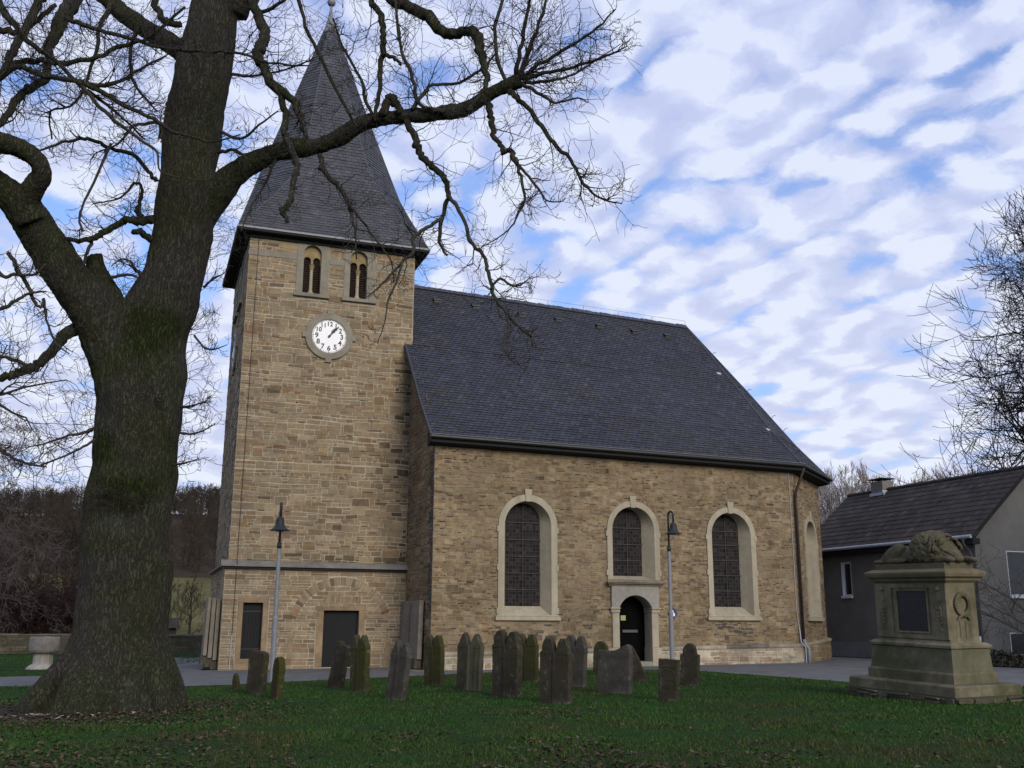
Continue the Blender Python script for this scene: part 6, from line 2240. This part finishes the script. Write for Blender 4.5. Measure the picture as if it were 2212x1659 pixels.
def build_other_trees():
    # drooping tree behind the house
    t = thing('bare_drooping_tree', 'bare tree with drooping upturned twigs behind the grey house at the right edge', 'tree', (34.2, 57.0, .3))
    bare_tree_mesh(5, 30, 8.0, .016, 3, 54, M_twig, M_twigd, t, up=.38, droop=.15, clear=.16, kids=(4, 7), gn=.12)
    # row of bare trees beyond, between apse and house
    protos = []
    for k in range(3):
        q = thing('bare_tree', 'tmp', 'tree', (0, 0, 0), 0, 'row of bare trees beyond the house')
        bare_tree_mesh(50 + k, 17.6, 4.0, .018, 3, 40, M_twigg, M_twigg, q, up=.8, clear=.04, kids=(3, 5), gn=.14)
        protos.append(q)
    row = [(28.6, 94, .93, 'far bare tree right beside the apse wall, leftmost of the row'),
           (30.2, 97, .97, 'second far bare tree from the apse wall, paler crown beside it'),
           (31.3, 93, .95, 'third far bare tree from the apse wall'),
           (33.2, 96, .96, 'fourth far bare tree from the apse wall, above the roof verge'),
           (33.9, 92, .90, 'far bare tree immediately left of the chimney'),
           (36.2, 97, .92, 'far bare tree directly behind the chimney'),
           (36.5, 93, .88, 'far bare tree just right of the chimney'),
           (39.2, 97, .93, 'second far bare tree right of the chimney'),
           (39.4, 94, .95, 'third far bare tree right of the chimney'),
           (42.2, 98, .97, 'fourth far bare tree right of the chimney'),
           (42.6, 93, .96, 'rightmost far bare tree still clear of the drooping tree')]
    spots = [q[:3] for q in row]; names = [q[3] for q in row]
    for i, (x, y, s) in enumerate(spots):
        o = protos[i] if i < 3 else copy_tree(protos[i % 3])
        o.location = (x, y, .3); o.scale = (s, s, s); o.rotation_euler = (0, 0, i * 1.7)
        o['label'] = names[i]
    # left: hanging birch and companions behind the wall
    b = thing('birch_tree', 'bare birch with fine hanging twigs reaching in from the far left edge', 'tree', (-33.5, 62.0, 0))
    bare_tree_mesh(71, 17.5, 5.0, .011, 4, 24, M_twigg, M_twigbirch, b, up=.05, droop=.12, clear=.2, kids=(4, 5), gn=.22, thick=.5)
    lst = [(-34.2, 70, 11.5, 'dark bare tree above the stone font at the left'), (-31.2, 73, 10.2, 'low spreading bare tree close to the left side of the big trunk'), (-36.4, 86, 12, 'slender bare tree behind the low spreading one left of the big trunk'), (-41.5, 80, 13, 'tall dark bare tree at the very left edge of the picture')]
    for i, (x, y, h, lab) in enumerate(lst):
        q = thing('bare_tree', lab, 'tree', (x, y, build_ground.hz(x, y) if y > 77 else 0), 0, 'thicket trees behind the boundary wall')
        bare_tree_mesh(80 + i, h, 4.2, .014, 4, 18, M_twigb, M_twigb, q, up=.15, clear=.1, kids=(3, 4), gn=.25)
    sap = [(-27.6, 84, 5.0, 'thin sapling on the meadow just right of the big trunk'), (-27.6, 90, 5.5, 'thin sapling on the meadow beside the tower')]
    for i, (x, y, h, lab) in enumerate(sap):
        q = thing('sapling', lab, 'sapling', (x, y, build_ground.hz(x, y)), 0, 'saplings on the meadow')
        bare_tree_mesh(90 + i, h, 1.8, .012, 3, 14, M_twigb, M_twigb, q, up=.4, clear=.05, kids=(3, 4), gn=.15)
    # reddish hedge behind the wall: one tangled mass
    g = Grow(31)
    for k in range(900):
        x = g.r.uniform(-42, -24.5)
        y = 61.5 + (x + 40) * .13 + g.r.uniform(0, 4)
        g.twig(V((x, y, g.r.uniform(0, 1.4))), V((g.r.gauss(0, .35), g.r.gauss(0, .35), 1)).normalized(), g.r.uniform(1.0, 2.7), .022, 2, up=.15, gnarl=.22, rmin=.012, kids=(3, 5))
    h = g.tw.build('hedge', M_twigr, None)
    tag(h, 'tangled dark reddish hedge behind the boundary wall at the left', 'hedge', kind='stuff')
    g = Grow(33)
    for k in range(420):
        x = g.r.uniform(24, 56)
        g.twig(V((x, g.r.uniform(90, 94), g.r.uniform(0, 2.5))), V((g.r.gauss(0, .35), g.r.gauss(0, .35), 1)).normalized(), g.r.uniform(2.0, 4.6), .05, 2, up=.15, gnarl=.22, rmin=.03, kids=(3, 5))
    tag(g.tw.build('hedge', M_twigb, None), 'brown leafless hedge at the foot of the far bare trees', 'hedge', kind='stuff')
    # twiggy shrub in front of the house gable
    s = thing('bare_shrub', 'leafless shrub with sprawling twigs in front of the house gable window', 'shrub', (18.6, 34.2, .3))
    g = Grow(12)
    stem = MB()
    for k in range(4):
        a = g.r.uniform(2.2, 4.0)
        d = V((math.cos(a) * .9, math.sin(a) * .3, 1.0)).normalized()
        pts = [V((0, 0, -.1))]
        for i in range(6):
            d = (d + V((g.r.gauss(0, .16) - .10, g.r.gauss(0, .12), g.r.gauss(0, .1)))).normalized(); pts.append(pts[-1] + d * .82)
        stem.tube(pts, [.045, .04, .034, .028, .022, .016, .01], 6)
        for q in range(9):
            i = g.r.randint(1, 5)
            g.twig(pts[i], g.rnd((pts[i + 1] - pts[i]).normalized(), g.r.uniform(.4, 1.1)), g.r.uniform(.7, 1.6), .012, 2, up=.02, gnarl=.2, rmin=.006, kids=(2, 4))
    stem.build('stem', M_shoot, s); tag(g.tw.build('twigs', M_twigb, s), kind='stuff')
    # low dark ground cover and leaf litter along the house
    rng = np.random.default_rng(5)
    n = 16000
    yy = rng.uniform(-.5, 12, n); d = rng.uniform(0, 1, n) ** .8 * 3.2
    ca, sa = math.cos(.393), math.sin(.393)
    bx = 18.96 - sa * (yy - 7.2) - ca * (.3 + d) + 2.0 * (yy < 7) * 0; by = 42.05 + ca * (yy - 7.2) - sa * (.3 + d)
    hh = np.maximum(0, .55 - .15 * d) * rng.uniform(.1, 1, n)
    P = np.stack([bx, by, .28 + hh], 1)
    keep = by < 41.5
    leaf_cloud('ground_cover', P[keep], .05, .10, [(0.022, 0.026, 0.012), (0.03, 0.03, 0.016), (0.05, 0.028, 0.018), (0.018, 0.022, 0.012)], M_shrub, rng, 'low dark evergreen ground cover along the foot of the house', 'ground cover')


M_twigd = mat('dark_purple_twig', (0.022, 0.018, 0.020), 0.95, 0.3, 0.5)
M_twigbirch = mat('birch_twig', (0.075, 0.058, 0.055), 0.95, 0.3, 0.5)


def leaf_cloud(name, P, s0, s1, cols, m, rng, label=None, cat=None, flat=False):
    n = len(P)
    s = rng.uniform(s0, s1, n)[:, None]
    a = rng.uniform(0, 2 * np.pi, n)
    tl = rng.uniform(-.5, .5, (n, 2)) if flat else rng.uniform(-1.2, 1.2, (n, 2))
    X = np.stack([np.cos(a), np.sin(a), tl[:, 0]], 1); X /= np.linalg.norm(X, axis=1)[:, None]
    Y = np.stack([-np.sin(a), np.cos(a), tl[:, 1]], 1); Y /= np.linalg.norm(Y, axis=1)[:, None]
    bend = np.zeros((n, 3)); bend[:, 2] = rng.uniform(0, .35, n)
    v = np.stack([P - X * s, P - Y * s * .55 + bend * s, P + X * s, P + Y * s * .55 + bend * s], 1).reshape(-1, 3)
    me = bpy.data.meshes.new(name)
    me.vertices.add(4 * n); me.vertices.foreach_set('co', v.astype(np.float32).ravel())
    # two triangles so a leaf can curl
    idx = np.arange(n)[:, None] * 4
    f = np.concatenate([idx + np.array([[0, 1, 2]]), idx + np.array([[0, 2, 3]])], 1).reshape(-1)
    me.loops.add(6 * n); me.loops.foreach_set('vertex_index', f.astype(np.int32))
    me.polygons.add(2 * n); me.polygons.foreach_set('loop_start', np.arange(0, 6 * n, 3, dtype=np.int32))
    me.update(calc_edges=True)
    c = np.array(cols)[rng.integers(0, len(cols), n)] * rng.uniform(.7, 1.25, (n, 1))
    arr = np.ones((2 * n, 4), np.float32); arr[:, :3] = np.repeat(c, 2, axis=0)
    at_ = me.attributes.new('scol', 'FLOAT_COLOR', 'FACE'); at_.data.foreach_set('color', arr.ravel())
    me.materials.append(m)
    o = bpy.data.objects.new(name, me); COL.objects.link(o)
    tag(o, label, cat, kind='stuff')
    return o


build_other_trees()


def build_shade_tree():  # added evergreen, out of view, keeps the sun off the house gable
    y = thing('added_shade_tree', 'dense dark evergreen yew added out of view to shade the house gable', 'tree', (31.0, 24.0, .3))
    m = MB(); m.tube([(0, 0, -.3), (.1, 0, 3), (0, .1, 8), (0, 0, 14)], [.5, .42, .25, .06], 9); m.build('trunk', M_bark, y)
    rng = np.random.default_rng(8)
    n = 9000
    v = rng.normal(0, 1, (n, 3)); v /= np.linalg.norm(v, axis=1)[:, None]
    r = rng.random(n) ** .45
    P = v * r[:, None] * np.array([5.5, 5.5, 7.0]) + np.array([0, 0, 8.5])
    o = leaf_cloud('crown', P, .25, .5, [(0.02, 0.035, 0.014), (0.028, 0.045, 0.018)], M_shrub, rng)
    del o['kind']; o.parent = y


build_shade_tree()


def build_wood():
    """far wooded hillside seen as one brown mass of bare trees"""
    rng = np.random.default_rng(3)
    protos = []
    for s in range(5):
        g = Grow(300 + s)
        g.tw.tube([V((0, 0, -.5)), V((.1, 0, 5)), V((0, .1, 9.5))], [.2, .13, .05], 4, cap=False)
        for k in range(19):
            z = 0.3 + 8.7 * k / 19; a = k * 2.4
            g.twig(V((0, 0, z)), V((math.cos(a), math.sin(a), .9)).normalized(), 3.6 * (1.1 - z / 14), .07, 2, up=.2, gnarl=.18, rmin=.035, kids=(2, 4))
        v = np.array(g.tw.v); f = g.tw.f
        protos.append((v, np.array([q for q in f if len(q) == 4], np.int32)))
    vs_, fs_ = [], []
    base = 0
    for k in range(1300):
        x = rng.uniform(-175, 10)
        y = 150 + (rng.random() ** .8) * 130
        v, f = protos[rng.integers(0, 5)]
        s = rng.uniform(.5, .8); a = rng.uniform(0, 6.28)
        c, q = math.cos(a), math.sin(a)
        M = np.array([[c, -q, 0], [q, c, 0], [0, 0, 1]]) * s
        vs_.append(v @ M.T + np.array([x, y, build_ground.hz(x, y)])); fs_.append(f + base); base += len(v)
    v = np.concatenate(vs_); f = np.concatenate(fs_)
    me = bpy.data.meshes.new('hillside_wood')
    me.vertices.add(len(v)); me.vertices.foreach_set('co', v.astype(np.float32).ravel())
    me.loops.add(f.size); me.loops.foreach_set('vertex_index', f.ravel())
    me.polygons.add(len(f)); me.polygons.foreach_set('loop_start', np.arange(0, f.size, 4, dtype=np.int32))
    me.update(calc_edges=True)
    me.materials.append(M_twigb)
    o = bpy.data.objects.new('hillside_wood', me); COL.objects.link(o)
    tag(o, 'brown leafless wood covering the hill in the left background', 'wood', kind='stuff')


build_wood()


# ------------------------------------------------------------------ grass and fallen leaves
def build_lawn():
    rng = np.random.default_rng(1)
    def scatter(n, y0, y1, power):
        y = y0 + (y1 - y0) * rng.random(n) ** power
        x = rng.uniform(-1, 1, n) * (y * .545 + 1.2)
        return x, y
    from functools import reduce
    poly = np.array(PATH)
    def inside(x, y, P):
        c = np.zeros(len(x), bool); j = len(P) - 1
        for i in range(len(P)):
            xi, yi = P[i]; xj, yj = P[j]
            t = ((yi > y) != (yj > y)) & (x < (xj - xi) * (y - yi) / (yj - yi + 1e-12) + xi)
            c ^= t; j = i
        return c
    x, y = scatter(210000, 10.3, 37.0, 1.35)
    keep = ~inside(x, y, poly)
    # churchyard grass on the far left beyond the path
    x2 = rng.uniform(-30, -14, 26000); y2 = rng.uniform(33.5, 58, 26000)
    k2 = ~inside(x2, y2, poly)
    x = np.concatenate([x[keep], x2[k2]]); y = np.concatenate([y[keep], y2[k2]])
    td = np.hypot((x + 9.0) * .75, y - 20.6)
    keep = rng.random(len(x)) < np.clip((td - 1.5) / 1.6, 0.05, 1)
    x, y = x[keep], y[keep]
    n = len(x)
    nz = np.array([noise.noise(V((a * .8, b * .8, 0))) for a, b in zip(x, y)])
    nz2 = np.array([noise.noise(V((a * .33, b * .33, 7))) for a, b in zip(x, y)])
    h = rng.uniform(.015, .055, n) * np.clip(1 + 1.1 * nz - .7 * np.clip(nz2, 0, 1), .25, 2)
    w = rng.uniform(.004, .009, n) * (1 + (y - 12) / 22)
    a = rng.uniform(0, 2 * np.pi, n)
    z = 0.0106 * np.clip(x + 10.5, -10, 35)
    lean = rng.normal(0, .5, (n, 2)) * h[:, None]
    b0 = np.stack([x - np.cos(a) * w, y - np.sin(a) * w, z - .005], 1); b1 = np.stack([x + np.cos(a) * w, y + np.sin(a) * w, z - .005], 1)
    tp = np.stack([x + lean[:, 0], y + lean[:, 1], z + h], 1)
    v = np.stack([b0, b1, tp], 1).reshape(-1, 3)
    me = bpy.data.meshes.new('grass')
    me.vertices.add(3 * n); me.vertices.foreach_set('co', v.astype(np.float32).ravel())
    me.loops.add(3 * n); me.loops.foreach_set('vertex_index', np.arange(3 * n, dtype=np.int32))
    me.polygons.add(n); me.polygons.foreach_set('loop_start', np.arange(0, 3 * n, 3, dtype=np.int32))
    me.update(calc_edges=True)
    g = np.array([0.024, 0.068, 0.006]); d = np.array([0.044, 0.052, 0.010]); br = np.array([0.055, 0.040, 0.018])
    t = np.clip(.55 + nz2 * 1.6 + nz * .5 + rng.normal(0, .18, n) - np.clip((y - 13) / 12, 0, .6), 0, 1)[:, None]
    c = g * (1 - t) + d * t
    bm_ = (rng.random(n) < .08 + .9 * np.clip(nz2 + .4 * nz - .08, 0, .6) * np.clip((24 - y) / 9, .1, 1))[:, None]
    c = np.where(bm_, br, c) * rng.uniform(.5, 1.5, (n, 1))
    arr = np.ones((n, 4), np.float32); arr[:, :3] = c
    at_ = me.attributes.new('scol', 'FLOAT_COLOR', 'FACE'); at_.data.foreach_set('color', arr.ravel())
    me.materials.append(M_grass)
    o = bpy.data.objects.new('grass', me); COL.objects.link(o)
    tag(o, 'short winter grass of the churchyard lawn', 'grass', kind='stuff')
    # leaves: drifts in the foreground and under the tree
    n = 90000
    x, y = scatter(n, 10.3, 30.0, 1.2)
    nz = np.array([noise.noise(V((a * .55, b * .55, 3))) + .5 * noise.noise(V((a * 1.7, b * 1.7, 5))) for a, b in zip(x, y)])
    pr = np.clip(-.04 + 1.0 * nz, 0.012, 1) * np.clip((22 - y) / 8, .02, 1) * np.clip((5.5 - x) / 8 + .35, .18, 1)
    td = np.hypot((x + 9.0) * .7, y - 20.0)
    pr = np.maximum(pr, np.clip(1.0 - abs(td - 2.0) / 2.2, 0, 1) * .8)
    pr = np.maximum(pr, np.clip((-2.5 - x) / 4, 0, 1) * np.clip((15.5 - y) / 4, 0, 1) * .9)
    k = (rng.random(n) < pr) & ~inside(x, y, poly)
    x, y = x[k], y[k]
    P = np.stack([x, y, 0.0106 * np.clip(x + 10.5, -10, 35) + rng.uniform(.012, .04, len(x))], 1)
    leaf_cloud('fallen_leaves', P, .022, .05, [(0.045, 0.026, 0.014), (0.058, 0.034, 0.018), (0.034, 0.021, 0.012), (0.075, 0.048, 0.027), (0.028, 0.018, 0.011), (0.095, 0.067, 0.042)], M_leaf, rng, 'brown fallen leaves scattered over the lawn', 'fallen leaves', flat=True)
    # litter of pale chips and leaves round the trunk foot
    n = 260
    a = rng.uniform(-3.0, -.2, n); r = rng.uniform(1.7, 2.6, n)
    P = np.stack([-8.75 + np.cos(a) * r * 1.1, 21.2 + np.sin(a) * r, np.full(n, .05)], 1)
    leaf_cloud('bark_chips', P, .03, .075, [(0.22, 0.19, 0.16), (0.3, 0.27, 0.23), (0.12, 0.08, 0.05), (0.09, 0.06, 0.04)], M_leaf, rng, 'pale bark chips and litter around the foot of the big tree', 'bark chips', flat=True)


build_lawn()
